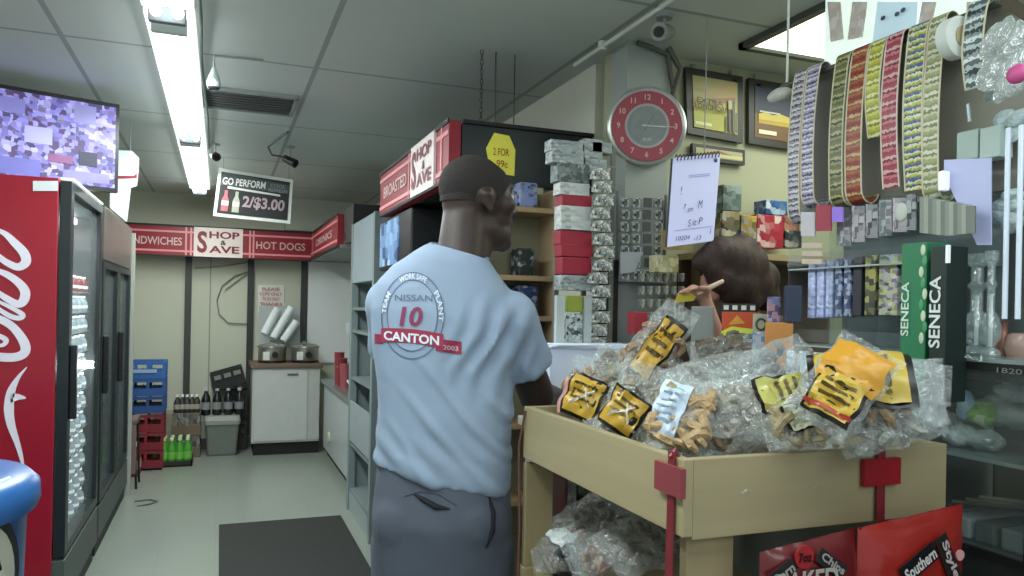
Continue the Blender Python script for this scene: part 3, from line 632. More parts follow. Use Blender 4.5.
# coffee machine and cups on low counter
t = thing('coffee_machine', (1.22, 6.6, .735), 'black and white coffee machine standing on the low steel counter', 'machine')
MB().box(1.06, 1.4, 6.45, 6.8, .735, .80, .008).box(1.2, 1.4, 6.45, 6.8, .8, 1.2, .008).build('body', M('#15181b', .35), t)
MB().box(1.04, 1.4, 6.43, 6.82, 1.2, 1.3, .01).build('head', M('#aebcc0', .35), t)
MB().lathe((1.12, 6.62, .80), [(.05, 0), (.065, .04), (.06, .1), (.045, .13)], 16).build('pot', M('#3a4048', .15), t, True)
MB().box(1.055, 1.06, 6.5, 6.72, .745, .79).build('white_label', M('#d9dedc', .5), t)
MB().box(1.19, 1.2, 6.5, 6.74, 1.02, 1.12).build('white_label', M('#c3a6a6', .5), t)
p = onX(327, 358, 1.05)
for i, (dy, col, hh) in enumerate(((0, '#8f3a44', .28), (.18, '#7f2f38', .24), (.34, '#a0545a', .2))):
    tag(MB().lathe((1.02, 7.0-dy, .735), [(.035, 0), (.045, hh), (.047, hh+.01)], 14).build('cup_stack', M(col, .5), smooth=True), ['tall dark red stack of cups nearest the cookers', 'middle dark red stack of cups on the low counter', 'short pinkish stack of cups beside the coffee machine'][i], 'cups')
tag(MB().cyl((1.0, 6.95, .9), (1.06, 6.45, .75), .009, .009, 8).build('plastic_tongs', M('#e2e6e4', .4)), 'thin white utensil leaning across the low counter cups', 'utensil')
# tall grey shelf unit + monitor unit
def tall(y0, y1, z1, label, colp):
    t = thing('shelf_unit', (1.15, (y0+y1)/2, 0), label, 'shelf'); x0, x1 = .87, 1.48; mt = M(colp, .4)
    b = MB(); b.box(x0, x0+.05, y0, y0+.06, 0, z1, .004); b.box(x0, x0+.05, y1-.06, y1, 0, z1, .004); b.box(x0, x1, y0, y0+.03, 0, z1); b.box(x0, x1, y1-.03, y1, 0, z1); b.build('posts', mt, t)
    MB().box(x0+.005, x1, y0+.03, y1-.03, z1-.42, z1, .004).build('head_panel', M('#93a2a8', .4), t)
    MB().box(x1-.03, x1, y0+.03, y1-.03, 0, z1-.42).build('back_panel', M('#3f4745', .6), t)
    for zz in (.16, .48, .95, 1.28, 1.44): MB().box(x0+.01, x1-.03, y0+.03, y1-.03, zz-.02, zz, .002).build('shelf', M('#74807f', .4), t)
    MB().box(x0+.012, x0+.02, y0+.06, y1-.06, .0, .14).build('kick_panel', M('#9aa5a5', .4), t)
    MB().box(x0+.005, x0+.015, y0+.06, y1-.06, .50, .78).build('lower_panel', M('#98a3a6', .4), t)
    return t
tall(4.62, 5.5, 2.03, 'tall grey metal shelf unit with bare shelves right of the aisle', '#7f8c8c')
t = thing('equipment_cabinet', (1.17, 4.1, 0), 'dark equipment cabinet carrying the small monitor, mostly hidden by the man', 'cabinet')
MB().box(.9, 1.46, 3.66, 4.55, .1, 1.6, .006).build('body', M('#3d4542', .5), t)
MB().box(.88, .9, 3.7, 4.5, .15, .85, .003).build('door', M('#4a534f', .5), t)
MB().box(.88, .9, 3.7, 4.5, .9, 1.55, .003).build('door', M('#56605c', .5), t)
MB().box(.92, 1.46, 3.68, 4.53, 0, .1).build('plinth', M('#1c1f1e', .6), t)
t = thing('small_monitor', (1.1, 4.1, 1.6), 'small dark monitor with bluish picture on top of the equipment cabinet', 'monitor')
MB().box(.88, 1.4, 3.72, 4.5, 1.66, 1.95, .01).build('casing', M('#14171a', .4), t)
MB().box(.872, .88, 3.98, 4.46, 1.68, 1.93).build('screen', multi(['#3a4f74', '#6f93b8', '#4a6890', '#8fb0cc', '#2c3e60'], 9, (1, 1, 1), emit=.7, kind='noise'), t)
MB().box(.95, 1.35, 3.9, 4.35, 1.6, 1.66, .004).build('stand', M('#1d2022', .5), t)
# dark panel between fascia signs + white small lamp
struct(MB().box(.9, 1.48, 5.62, 6.0, 1.93, 2.2).build('trim_7', M('#1d1f20', .5)))
tag(MB().ball(onX(340, 248, 1.0), (.05, .09, .035)).build('dome_lamp', M('#f2f6f4', .3, emit=.8), smooth=True), 'small bright white dome lamp under the dark panel by the grey shelf unit', 'lamp')
struct(MB().box(.87, 1.5, 6.05, 7.9, 1.90, 1.93).build('trim_8', M('#7f8584', .5)))
# stool legs/red bag near cooler end
t = thing('metal_stool', (-.75, 6.62, 0), 'small brown topped stool with black wire legs at the end of the coolers', 'stool')
MB().box(-.9, -.58, 6.5, 6.78, .5, .54, .01).build('seat', M('#6d5a52', .6), t)
for sx in (-.88, -.6):
    for sy in (6.52, 6.76): MB().tube([(sx, sy, .5), (sx+(.02 if sx > -.7 else -.02), sy, .0)], .009).build('leg', M('#1a1c1c', .4), t)
MB().box(-.88, -.585, 6.505, 6.515, .12, .5).build('brown_panel', M('#7b6860', .6), t)
# wire on floor
tag(MB().tube([(-.52, 5.95, .006), (-.44, 5.98, .006), (-.40, 6.05, .006), (-.45, 6.12, .006), (-.55, 6.1, .006)], .006, 6).build('floor_cord', M('#5a615d', .5), smooth=True), 'short loop of grey cord on the floor at the foot of the coolers', 'cord')
# ================================================================== MAN
SKIN = M('#392a25', .5, var=.1, scale=30); SKIN2 = M('#53403a', .5)
mc = V((.577, 2.0, 0)); man = thing('person', tuple(mc), 'standing man in pale blue printed T-shirt and grey trousers, back to us, head turned right', 'person')
yw = math.radians(-27); Rz = Matrix.Rotation(yw, 3, 'Z')
def W(x, y, z): return mc+Rz@V((x, y, z))
hf = V((.985, .17, 0)).normalized(); hr = V((hf.y, -hf.x, 0))     # head forward / head right
hc = V((onY(479, 200, 2.02).x, 2.02, 1.77))
def Hd(f, r, z): return hc+hf*f+hr*r+V((0, 0, z))
Rh = Matrix((hf, -hr, V((0, 0, 1)))).transposed()
def ell(b, f, r, z, rad, tilt=0): b.ball(Hd(f, r, z), rad, 20, Rh@Matrix.Rotation(tilt, 3, 'Y'))
b = MB()
ell(b, -.018, 0, .01, (.098, .077, .09)); ell(b, .018, 0, -.005, (.078, .07, .085)); ell(b, -.045, 0, -.02, (.065, .066, .07))
ell(b, .045, 0, -.06, (.052, .055, .06)); ell(b, .048, 0, -.11, (.052, .052, .048)); ell(b, .078, 0, -.135, (.026, .030, .024)); ell(b, .01, 0, -.1, (.06, .058, .05)); ell(b, .01, 0, -.09, (.055, .056, .05))
b.caps(Hd(.088, 0, .012), Hd(.112, 0, -.04), .011, .016, 10); ell(b, .103, .014, -.047, (.014, .011, .010)); ell(b, .103, -.014, -.047, (.014, .011, .010))
b.caps(Hd(.078, -.04, .022), Hd(.078, .04, .022), .013, .013, 10)          # brow
ell(b, .097, 0, -.078, (.014, .024, .008)); ell(b, .095, 0, -.092, (.014, .022, .009))   # lips
for s in (-1, 1):
    ell(b, -.012, s*.078, -.028, (.02, .009, .03), -.15); ell(b, -.018, s*.082, -.012, (.019, .010, .014)); ell(b, -.006, s*.079, -.052, (.012, .008, .012))
    ell(b, .06, s*.045, -.03, (.03, .025, .028))
# neck
b.caps(W(.03, -.03, 1.48), Hd(-.045, 0, -.06), .068, .06, 18); b.caps(W(.04, .01, 1.5), Hd(.0, 0, -.1), .058, .05, 16)
b.caps(W(-.09, 0, 1.48), W(.12, 0, 1.46), .045, .045, 14)
# trunk
for z, rx, ry in ((1.38, .165, .1), (1.25, .155, .1), (1.12, .15, .1), (1.0, .155, .11), (.9, .15, .11)): b.ball(W(0, 0, z), (rx, ry, .11), 18, Rz)
# arms
RS, RE, RW = W(.172, .01, 1.425), V((.862, 2.03, 1.20)), V((.965, 2.13, 1.185))
LS, LE, LW = W(-.158, .02, 1.45), W(-.17, .16, 1.24), W(.0, .38, 1.20)
b.caps(RS, RE, .046, .053, 16); b.caps(RE, RW, .050, .030, 14)
b.caps(LS, LE, .044, .042, 16); b.caps(LE, LW, .042, .028, 14)
def hand(b, w, d, palm_n, side):
    d = d.normalized(); s = d.cross(palm_n).normalized()*side; n = palm_n.normalized()
    b.caps(w, w+d*.05, .024, .026, 10)
    for i, l in enumerate((.062, .072, .068, .052)):
        o = s*(.030-.020*i); k = w+d*.055+o
        b.caps(w+d*.02+o*.8, k, .013, .011, 8); m1 = k+d*l*.5+n*.008; m2 = m1+d*l*.42+n*.02; b.caps(k, m1, .0095, .009, 8); b.caps(m1, m2, .009, .0075, 8)
    t0 = w+d*.01+s*.022; t1 = t0+s*.03+d*.03; b.caps(t0, t1, .013, .011, 8); b.caps(t1, t1+d*.032+n*.008, .011, .009, 8)
hand(b, RW+(RW-RE).normalized()*.02, (RW-RE), V((0, 0, -1)), -1)
hand(b, LW+(LW-LE).normalized()*.02, (LW-LE), V((0, 0, -1)), 1)
# legs
HL, HR_ = W(-.09, 0, .9), W(.09, 0, .9)
for s in (-1, 1): b.caps(W(s*.09, 0, .88), W(s*.10, .015, .5), .085, .055, 14); b.caps(W(s*.10, .015, .5), W(s*.11, -.02, .1), .055, .038, 14); b.caps(W(s*.11, -.02, .09), W(s*.12, .12, .045), .035, .03, 12)
me = blob(b, .0075, 4)
body = link('body', me, SKIN, man, True)
# hair cap
b = MB(); ell(b, -.02, 0, .016, (.1, .079, .090)); ell(b, .016, 0, .004, (.08, .0725, .088)); ell(b, -.05, 0, -.02, (.064, .068, .066))
t_ = b.b; pl = Hd(.02, 0, -.035); nn = (Rh@V((.55, 0, .83))).normalized()
for pco, pno in ((pl, V((0, 0, 1)) if False else (Rh@V((.05, 0, 1))).normalized()), (Hd(.07, 0, .03), (Rh@V((-.75, 0, .65))).normalized())):
    bmesh.ops.bisect_plane(t_, geom=t_.verts[:]+t_.edges[:]+t_.faces[:], plane_co=pco, plane_no=-pno, clear_outer=True)
b.build('hair', M('#272020', .85, var=.25, scale=300, bump=.4), man, True)
for s in (-1, 1):
    e = MB(); e.ball(Hd(.083, s*.031, -.008), .0115, 12); e.build('eye', M('#d9d2c8', .2), man, True)
    e = MB(); e.ball(Hd(.0925, s*.031, -.008), .005, 10); e.build('pupil', M('#120d0b', .2), man, True)
# SHIRT
def ring(z, rx, ry, cx=0, cy=0, n=28, sl=0, p=2.4):
    o = []
    for k in range(n):
        a = 2*PI*k/n; c, s = math.cos(a), math.sin(a)
        x = cx+rx*math.copysign(abs(c)**(2/p), c); y = cy+ry*math.copysign(abs(s)**(2/p), s); o.append(W(x, y, z+sl*x))
    return o
b = MB()
b.loft([ring(.995, .186, .142, 0, 0, sl=-.20), ring(1.03, .186, .142, sl=-.2), ring(1.12, .182, .134, sl=-.12), ring(1.25, .186, .128), ring(1.36, .200, .130), ring(1.43, .204, .128, sl=-.06), ring(1.49, .190, .118, sl=-.13), ring(1.54, .158, .104, .01, -.005, sl=-.18), ring(1.58, .115, .088, .022, -.01, sl=-.2), ring(1.61, .082, .074, .034, -.008, sl=-.25)])
for s, sh, el in ((1, RS, RE), (-1, LS, LE)):
    d = (el-sh); top = sh+V((0, 0, .0))
    b.ball(top, .076, 18); b.cyl(top, sh+d*.30, .075, .074, 20); b.cyl(sh+d*.28, sh+d*.60, .074, .08, 20)
def folds(co, n):
    l = Rz.transposed()@(co-mc); x, y, z = l
    a = .007*noise.noise(V((x*5+z*7, y*5, z*4-x*6)))
    w = max(0, min(1, (1.42-z)/.3)); dia = math.sin((z*1.0+x*1.15)*46+3*noise.noise(l*4)); a += .010*w*max(0, dia)**2*max(0, min(1, (x+.16)/.15))
    w2 = max(0, 1-abs(z-1.06)/.07); a += .006*w2*math.sin(x*55+z*60)
    arm = max(0, 1-((l-V((.15, -.08, 1.34))).length)/.16); a += .014*arm*math.sin((x*.9-z*.35)*120+2*noise.noise(l*9))
    return a
me = blob(b, .0085, 5, folds)
shirt = link('t_shirt', me, M('#8e9fb6', .8, var=.05, scale=4, bump=.15), man, True)
dg = bpy.context.evaluated_depsgraph_get()
tmp = me.copy(); tmp.transform(Matrix.Translation(wloc(shirt))); bm_ = bmesh.new(); bm_.from_mesh(tmp); bvh = BVHTree.FromBMesh(bm_); bm_.free()
# neck ribbing
def collar():
    o = []; n = 30
    for k in range(n+1):
        a = 2*PI*k/n; o.append(W(.032+.078*math.cos(a), -.008+.068*math.sin(a), 1.600-.02*math.cos(a)+.01*math.sin(a)))
    return o
MB().tube(collar(), .0075, 8).build('neck_ribbing', M('#8090a6', .8), shirt, True)
# back print, laid onto the cloth
pc = V((onY(411, 305, 1.87).x, 1.87, onY(411, 305, 1.87).z))
vd = (pc-V((0, 0, H))); vd.z = 0; bn = (vd.normalized()*.75+(Rz@V((0, 1, 0)))*.25).normalized()   # direction the print faces away from
br = V((bn.y, -bn.x, 0)); K = 1/372.
def onshirt(u, v, off=.0022):
    du, dv_ = (u-411)*K*1.02, (305-v)*K
    o = pc+br*du+V((0, 0, dv_))-bn*.5; h = bvh.ray_cast(o, bn)
    if h[0] is None: return pc+br*du+V((0, 0, dv_))
    return h[0]-bn*off
def patch(name, outline_fn, nu, nv, mat, off, parent=shirt):
    b = MB(); g = [[b.b.verts.new(onshirt(*outline_fn(i/nu, j/nv), off)) for i in range(nu+1)] for j in range(nv+1)]
    for j in range(nv):
        for i in range(nu): b.b.faces.new((g[j][i], g[j][i+1], g[j+1][i+1], g[j+1][i]))
    return b.build(name, mat, parent)
def ringp(name, cx, cy, rx, ry, w, mat, off):
    return patch(name, lambda a, r: (cx+(rx-w*r)*math.cos(2*PI*a), cy+(ry-w*r)*math.sin(2*PI*a)), 64, 1, mat, off)
NAVY = M('#5c6f8c', .8); GRY = M('#62708a', .8); RBN = M('#a03450', .8); WHT = M('#dfe6f2', .8)
ringp('print_ring', 411, 315, 30.5, 42, 1.2, NAVY, .002); ringp('print_ring', 411, 315, 24.5, 34.5, 1.0, NAVY, .002)
patch('print_disc', lambda a, r: (411+24*r*math.cos(2*PI*a), 315+34*r*math.sin(2*PI*a)), 40, 6, M('#98a9c0', .8), .0012)
def ctext(s, u0, u1, vc, hpx, mat, slope=0, off=.004, bold=.02, shear=0, name='print_lettering', arc=None):
    o = text('x', s, mat, None, (0, 0, 0), (1, 0, 0), (0, 1, 0), 1, 1, True, 0, bold, shear); me = o.data; loc = o.location.copy()
    me.transform(Matrix.Translation(loc)); o.location = (0, 0, 0); bm = bmesh.new(); bm.from_mesh(me)
    bmesh.ops.triangulate(bm, faces=bm.faces[:]); bmesh.ops.subdivide_edges(bm, edges=[e for e in bm.edges if e.calc_length() > .12], cuts=2, use_grid_fill=False); bm.to_mesh(me); bm.free()
    zs = [v.co for v in me.vertices]
    for v in me.vertices:
        x, y = v.co.x, v.co.y
        if arc:
            cx, cy, rx, ry, a0, a1 = arc; an = a0+(a1-a0)*(x+.5); q = 1+y*hpx/rx
            v.co = onshirt(cx+rx*q*math.cos(an), cy-ry*q*math.sin(an), off)
        else:
            u = (u0+u1)/2+x*(u1-u0); v.co = onshirt(u, vc-y*hpx+slope*x*(u1-u0), off)
    me.transform(Matrix.Translation(-wloc(shirt))); o.parent = shirt; o.name = name; return o
ctext('NISSAN', 394, 430, 298, 6.0, GRY, .0, bold=.0)
ctext('10', 399, 421, 316, 19, M('#8c3f60', .8), .0, bold=.03, shear=.15)
patch('print_ribbon', lambda a, r: (380+73*a if False else 381+60*a, 328+ (13.5)*r+4*a+2*math.sin(PI*a)*-1), 24, 4, RBN, .0032)
patch('print_ribbon', lambda a, r: (374+9*a, 334+9.5*r), 3, 3, M('#8c2c46', .8), .0026)
patch('print_ribbon', lambda a, r: (434+24*a, 336+12*r+3*a), 8, 4, M('#8c2c46', .8), .0026)
ctext('CANTON', 384, 437, 336.5, 9, WHT, .07, off=.0055, bold=.03)
ctext('2003', 441, 455, 345, 4.5, M('#c9a0b4', .8), .1, off=.005)
ctext('WORK SAFE', 0, 0, 0, 4.2, WHT, off=.004, arc=(411, 315, 27.5, 38, math.radians(118), math.radians(62)))
ctext('PLANT', 0, 0, 0, 4.4, WHT, off=.004, arc=(411, 315, 27.5, 38, math.radians(38), math.radians(-8)))
ctext('TEAM', 0, 0, 0, 4.2, WHT, off=.004, arc=(411, 315, 27.5, 38, math.radians(178), math.radians(145)))
# TROUSERS
b = MB()
b.loft([ring(.72, .178, .122), ring(.80, .184, .132), ring(.88, .189, .142, 0, -.004), ring(.96, .184, .138), ring(1.04, .176, .13)])
for s in (-1, 1):
    b.cyl(W(s*.092, 0, .82), W(s*.10, .01, .45), .105, .092, 20); b.cyl(W(s*.10, .01, .46), W(s*.11, -.015, .075), .092, .082, 20)
    b.ball(W(s*.085, -.06, .89), (.085, .08, .1), 16, Rz)
def pf(co, n):
    l = Rz.transposed()@(co-mc); return .005*noise.noise(V((l.x*7, l.y*7, l.z*3)))+.003*math.sin(l.x*40+l.z*8)*max(0, min(1, (.95-l.z)/.1))
me = blob(b, .0095, 5, pf)
pants = link('trousers', me, M('#565c6a', .85, var=.08, scale=6, bump=.2), man, True)
tmp = me.copy(); tmp.transform(Matrix.Translation(wloc(pants))); bm_ = bmesh.new(); bm_.from_mesh(tmp); bvp = BVHTree.FromBMesh(bm_); bm_.free()
def onp(u, v):
    r = ray(u, v).normalized(); h = bvp.ray_cast(V((0, 0, H)), r); return (h[0] if h[0] else onY(u, v, 1.86))-r*.001
MB().tube([onp(*q) for q in ((414, 494), (424, 500), (436, 507), (450, 509))], [.002, .007, .008, .002], 8).build('back_pocket_slit', M('#1c1f26', .8), pants, True)
MB().tube([onp(*q) for q in ((489, 496), (493, 512), (492, 532), (486, 548))], [.002, .008, .009, .003], 8).build('side_pocket_slit', M('#1d2026', .8), pants, True)
MB().tube([onp(*q) for q in ((404, 496), (420, 491), (440, 494), (456, 505))], .0025, 6).build('pocket_seam', M('#50576a', .8), pants, True)
for s in (-1, 1):
    c0 = W(s*.11, .03, 0); sb = MB(); sb.ball(c0+V((0, 0, .045)), (.048, .135, .045), 18, Rz); sb.ball(c0+Rz@V((0, -.07, .06)), (.042, .05, .055), 14, Rz)
    bmesh.ops.bisect_plane(sb.b, geom=sb.b.verts[:]+sb.b.edges[:]+sb.b.faces[:], plane_co=(0, 0, .006), plane_no=(0, 0, -1), clear_outer=True)
    sh = sb.build('shoe', M('#2a2c30', .5), man, True)
    MB().loft([[c0+Rz@V((.05*math.cos(a), .137*math.sin(a), z)) for a in [2*PI*k/20 for k in range(20)]] for z in (.0, .02)]).build('sole', M('#d6d8d8', .5), sh)
# ================================================================== CLERK
cy = 2.36; cc = V((onY(735, 260, cy).x, cy, 0))
cl = thing('person', (cc.x+.06, cy+.02, 0), 'clerk with brown hair behind the counter, bent forward holding a yellow card', 'person')
CS = M('#b98a7c', .5)
def q_(u, v, Y=cy): return onY(u, v, Y)
hcx = q_(712, 272)
b = MB(); cf = V((-.97, -.25, -.1)).normalized(); crr = V((cf.y, -cf.x, 0)).normalized()
h0 = q_(722, 272); Rc = Matrix((cf, crr.cross(cf)*0+V((-cf.y, cf.x, 0)).normalized(), V((0, 0, 1)))).transposed()
def e2(f, r, z, rad): b.ball(h0+cf*f+crr*r+V((0, 0, z)), rad, 16, Matrix.Rotation(math.atan2(cf.y, cf.x), 3, 'Z'))
e2(0, 0, .02, (.095, .078, .10)); e2(.045, 0, -.045, (.05, .05, .06)); e2(.06, 0, -.085, (.03, .03, .025)); e2(.095, 0, -.015, (.014, .012, .02)); e2(.088, 0, -.055, (.012, .02, .012)); e2(.05, .03, -.03, (.03, .02, .03)); e2(.05, -.03, -.03, (.03, .02, .03))
sh0 = V((cc.x+.12, cy+.04, 1.36)); b.caps(h0+V((.03, 0, -.06)), sh0+V((0, 0, .05)), .045, .055)
b.ball(sh0+V((.02, .03, -.12)), (.13, .14, .2), 16); b.ball((cc.x+.16, cy+.1, 1.0), (.13, .15, .2), 16); b.caps((cc.x+.14, cy+.08, 1.2), (cc.x+.15, cy+.1, .9), .13, .14)
ra0, ra1, ra2 = sh0+V((-.06, -.14, -.02)), V((q_(722, 312, 2.2).x, 2.2, 1.32)), onY(704, 296, 2.2)
b.caps(ra0, ra1, .045, .035); b.caps(ra1, ra2, .033, .022)
la0, la1, la2 = sh0+V((-.04, .16, -.02)), sh0+V((-.1, .16, -.22)), sh0+V((-.26, .0, -.2)); b.caps(la0, la1, .045, .035); b.caps(la1, la2, .033, .022)
def hand2(w, d, nrm, side): hand(b, w, d, nrm, side)
hand2(ra2, V((-.9, -.1, .25)), V((0, -.3, -1)), 1); hand2(la2, V((-.9, -.3, 0)), V((0, 0, -1)), 1)
for s in (-1, 1): b.caps((cc.x+.16, cy+.12+s*.08, .95), (cc.x+.16, cy+.12+s*.09, .5), .085, .06); b.caps((cc.x+.16, cy+.12+s*.09, .5), (cc.x+.16, cy+.12+s*.09, .08), .06, .04); b.caps((cc.x+.16, cy+.12+s*.09, .05), (cc.x+.05, cy+.12+s*.09, .04), .04, .035)
link('body', blob(b, .0075, 4), CS, cl, True)
# hair
b = MB()
for u, v, Y, r in ((734, 268, cy-.03, .105), (733, 262, cy-.04, .095), (721, 256, cy-.05, .075), (744, 266, cy-.02, .095), (752, 284, cy-.02, .085), (736, 284, cy-.05, .085), (762, 278, cy, .07), (722, 278, cy-.06, .06), (709, 258, cy-.05, .052), (701, 262, cy-.05, .036), (741, 252, cy-.03, .07), (745, 298, cy-.03, .07), (714, 268, cy-.065, .045), (765, 296, cy, .06)):
    b.ball(onY(u, v, Y), (r, r*.95, r), 14)
def hd(co, n): return .003*noise.noise(V((co.x*40, co.y*40, co.z*8)))
link('hair', blob(b, .008, 16, hd), M('#33201b', .6, var=.35, scale=40, stretch=(6, 6, 1), bump=.3), cl, True)
b = MB(); b.ball(sh0+V((.02, .03, -.12)), (.15, .17, .2), 16); b.caps(sh0+V((0, -.13, .02)), sh0+V((0, .15, .02)), .07, .07); b.caps((cc.x+.14, cy+.07, 1.25), (cc.x+.15, cy+.1, .92), .155, .165); b.caps(ra0, ra0.lerp(ra1, .75), .06, .052); b.caps(la0, la1, .06, .05)
link('shirt', blob(b, .01, 4), M('#3b2a28', .8, var=.1), cl, True)
b = MB()
for s in (-1, 1): b.caps((cc.x+.16, cy+.12+s*.08, .93), (cc.x+.16, cy+.12+s*.09, .12), .105, .075)
link('trousers', blob(b, .012, 3), M('#2b3040', .8), cl, True)
for s in (-1, 1): MB().ball((cc.x+.09, cy+.12+s*.09, .04), (.12, .045, .04), 14).build('shoe', M('#222222', .5), cl, True)
for s in (-1, 1): MB().ball(h0+cf*.083+crr*s*.03+V((0, 0, .0)), .010, 10).build('eye', M('#2a1c18', .3), cl, True)
card = MB().poly([onY(674, 303, 2.18), onY(679, 293, 2.18), onY(699, 291, 2.18), onY(693, 301, 2.18)], (0, -1, .2), .003).build('yellow_card', M('#d6c54c', .5))
tag(card, "yellow card held in the clerk's fingers over the counter", 'card')
tag(MB().tube([onY(697, 294, 2.17), onY(711, 287, 2.15), onY(723, 281, 2.15)], [.006, .009, .007]).build('ball_pen', M('#d9bca8', .4), smooth=True), "pale pen slanting up from the clerk's hand", 'pen')
# ================================================================== POSTERS, CLOCK, CALENDAR
def Qw(u, v, Y=2.74): return onY(u, v, Y)
def framed(cs, label, fills, name='framed_poster', fw=.03):
    """cs: four pixel-measured corners, clockwise from lower left"""
    P = [Qw(*c) for c in cs]; t = thing(name, (P[0]+P[1])/2, label, 'poster'); n = V((0, -1, 0))
    MB().poly(P, n, .02).build('frame', M('#2a2a24', .4), t)
    W0 = (P[1]-P[0]).length; H0 = (P[3]-P[0]).length; fx, fy = fw/W0, fw/H0
    def q(x, y, o=.021): x = fx+x*(1-2*fx); y = fy+y*(1-2*fy); return P[0].lerp(P[1], x).lerp(P[3].lerp(P[2], x), y)+n*o
    for i, f in enumerate(fills):
        if f[0] == 'r': MB().poly([q(f[1], f[3], .021+i*.0008), q(f[2], f[3], .021+i*.0008), q(f[2], f[4], .021+i*.0008), q(f[1], f[4], .021+i*.0008)], n, .001).build(f[6] if len(f) > 6 else 'print_area', M(f[5], .4, var=.12, scale=8), t)
        elif f[0] == 't': text('lettering', f[1], M(f[6], .5), t, q((f[2]+f[3])/2, (f[4]+f[5])/2, .04), (P[1]-P[0]), (0, 0, 1), (f[3]-f[2])*W0, (f[5]-f[4])*H0, bold=.02)
        elif f[0] == 'p': MB().poly([q(a, b_, .021+i*.0008) for a, b_ in f[1]], n, .001).build('print_shape', M(f[2], .4, var=.1), t)
    return t
framed([(685, 134), (740, 144), (740, 78), (683, 68)], 'framed yellow poster with dark slim bottles right of the round clock',
       [('r', 0, 1, 0, 1, '#b5a94e'), ('r', 0, 1, .55, 1, '#a8a070'), ('p', [(.0, .75), (.4, .8), (.95, .95), (.95, .7), (.5, .62)], '#b39a68'), ('p', [(.4, .6), (.95, .7), (.95, .62), (.45, .52)], '#a37058'),
        ('r', 0, .68, 0, .4, '#a9a634'), ('r', .03, .4, .06, .12, '#d8d4a8'), ('t', 'EXTRA', .08, .55, .47, .55, '#4d4a28'), ('t', 'LONGHORN', .05, .66, .36, .44, '#3c3a22'),
        ('r', .77, .84, .02, .45, '#4a4a3a'), ('r', .86, .92, .02, .62, '#5d5d4c'), ('r', .70, .74, .02, .3, '#55553c'), ('r', .765, .85, .45, .62, '#b9b890'), ('r', .93, .96, .02, .4, '#63614c')])
framed([(746, 144), (792, 151), (792, 87), (746, 79)], 'framed dark blue and gold poster next to the yellow poster',
       [('r', 0, 1, 0, 1, '#6b4a24'), ('r', 0, 1, .48, 1, '#2a3248'), ('r', .1, 1, .28, .48, '#b9952e'), ('p', [(.1, .46), (.3, .52), (.5, .47), (.7, .52), (1, .47), (1, .36), (.1, .36)], '#c8b450'), ('r', .1, .6, .08, .16, '#e0d8b8'), ('r', .12, .7, .5, .53, '#c8c8b8')])
framed([(690, 160), (742, 166), (742, 151), (690, 144)], 'thin lower framed poster strip beneath the yellow poster', [('r', 0, 1, 0, 1, '#a8a47c'), ('p', [(0, .2), (.5, .9), (1, .2)], '#8c6a4c'), ('r', .5, 1, .1, .5, '#c9c28c')], fw=.015)
for i, u in enumerate((693, 732, 756, 791)):
    p = Qw(u, 64+i*4.2+ (i > 1)*2, 2.74); tag(MB().cyl((p.x, 2.735, 2.45), (p.x, 2.735, 2.50), .012).box(p.x-.012, p.x+.012, 2.72, 2.748, 2.44, 2.455).build('poster_clip', M('#8e9184', .5)), ['clip above the left corner of the yellow poster', 'clip above the right corner of the yellow poster', 'clip above the left corner of the blue and gold poster', 'clip above the right corner of the blue and gold poster'][i], 'clip')
# clock
ck = V((onY(647, 126, 2.58).x, 2.58, onY(647, 126, 2.58).z)); n = (V((0, 0, H))-ck); n.z = 0; n = (n.normalized()+V((0, -1, 0))*.5).normalized(); cr_ = V((-n.y, n.x, 0)); cr_ = cr_ if cr_.x > 0 else -cr_
RR = .155; t = thing('wall_clock', ck-V((0, 0, RR)), 'round red and grey wall clock with silver rim on the column', 'clock')
Rk = Matrix((cr_, V((0, 0, 1)), n)).transposed()
MB().lathe(ck, [(RR-.01, -.03), (RR, -.02), (RR, .0), (RR-.006, .004), (RR-.02, -.004)], 48, Rk).build('rim', M('#b9bcb8', .3, .6), t, True)
MB().cyl(ck-n*.03, ck-n*.06, .06).build('mount', M('#777b78', .5), t)
MB().lathe(ck, [(RR-.018, .0), (RR-.018, .002)], 48, Rk).build('red_face', M('#9c4350', .5, var=.04), t)
MB().lathe(ck, [(RR*.56, .0022), (RR*.56, .0032)], 40, Rk).build('pale_ring', M('#a8a3a2', .5), t)
MB().lathe(ck, [(RR*.50, .0034), (RR*.50, .0042)], 40, Rk).build('centre_disc', M('#7f8788', .5, var=.25, scale=25), t)
for h in range(1, 13):
    a = PI/2-h*PI/6; c = ck+(cr_*math.cos(a)+V((0, 0, 1))*math.sin(a))*RR*.72+n*.003
    text('numeral', str(h), M('#d8b0b2', .5), t, c, cr_, (0, 0, 1), None, RR*.14, bold=.02)
for nm, ang, L, w in (('hour_hand', math.radians(-4), .07, .006), ('minute_hand', math.radians(-2), .11, .004), ('second_hand', math.radians(60), .05, .002)):
    d = cr_*math.cos(ang)+V((0, 0, 1))*math.sin(ang); s = n.cross(d)*w/2; b0 = ck+n*.006
    MB().poly([b0-d*.02-s, b0+d*L-s*.4, b0+d*L+s*.4, b0-d*.02+s], n, .001).build(nm, M('#d8dad8' if nm != 'second_hand' else '#303030', .4), t)
text('small_print', 'am pm', M('#d0d0d0', .5), t, ck+n*.006-V((0, 0, RR*.36)), cr_, (0, 0, 1), RR*.22, RR*.09)
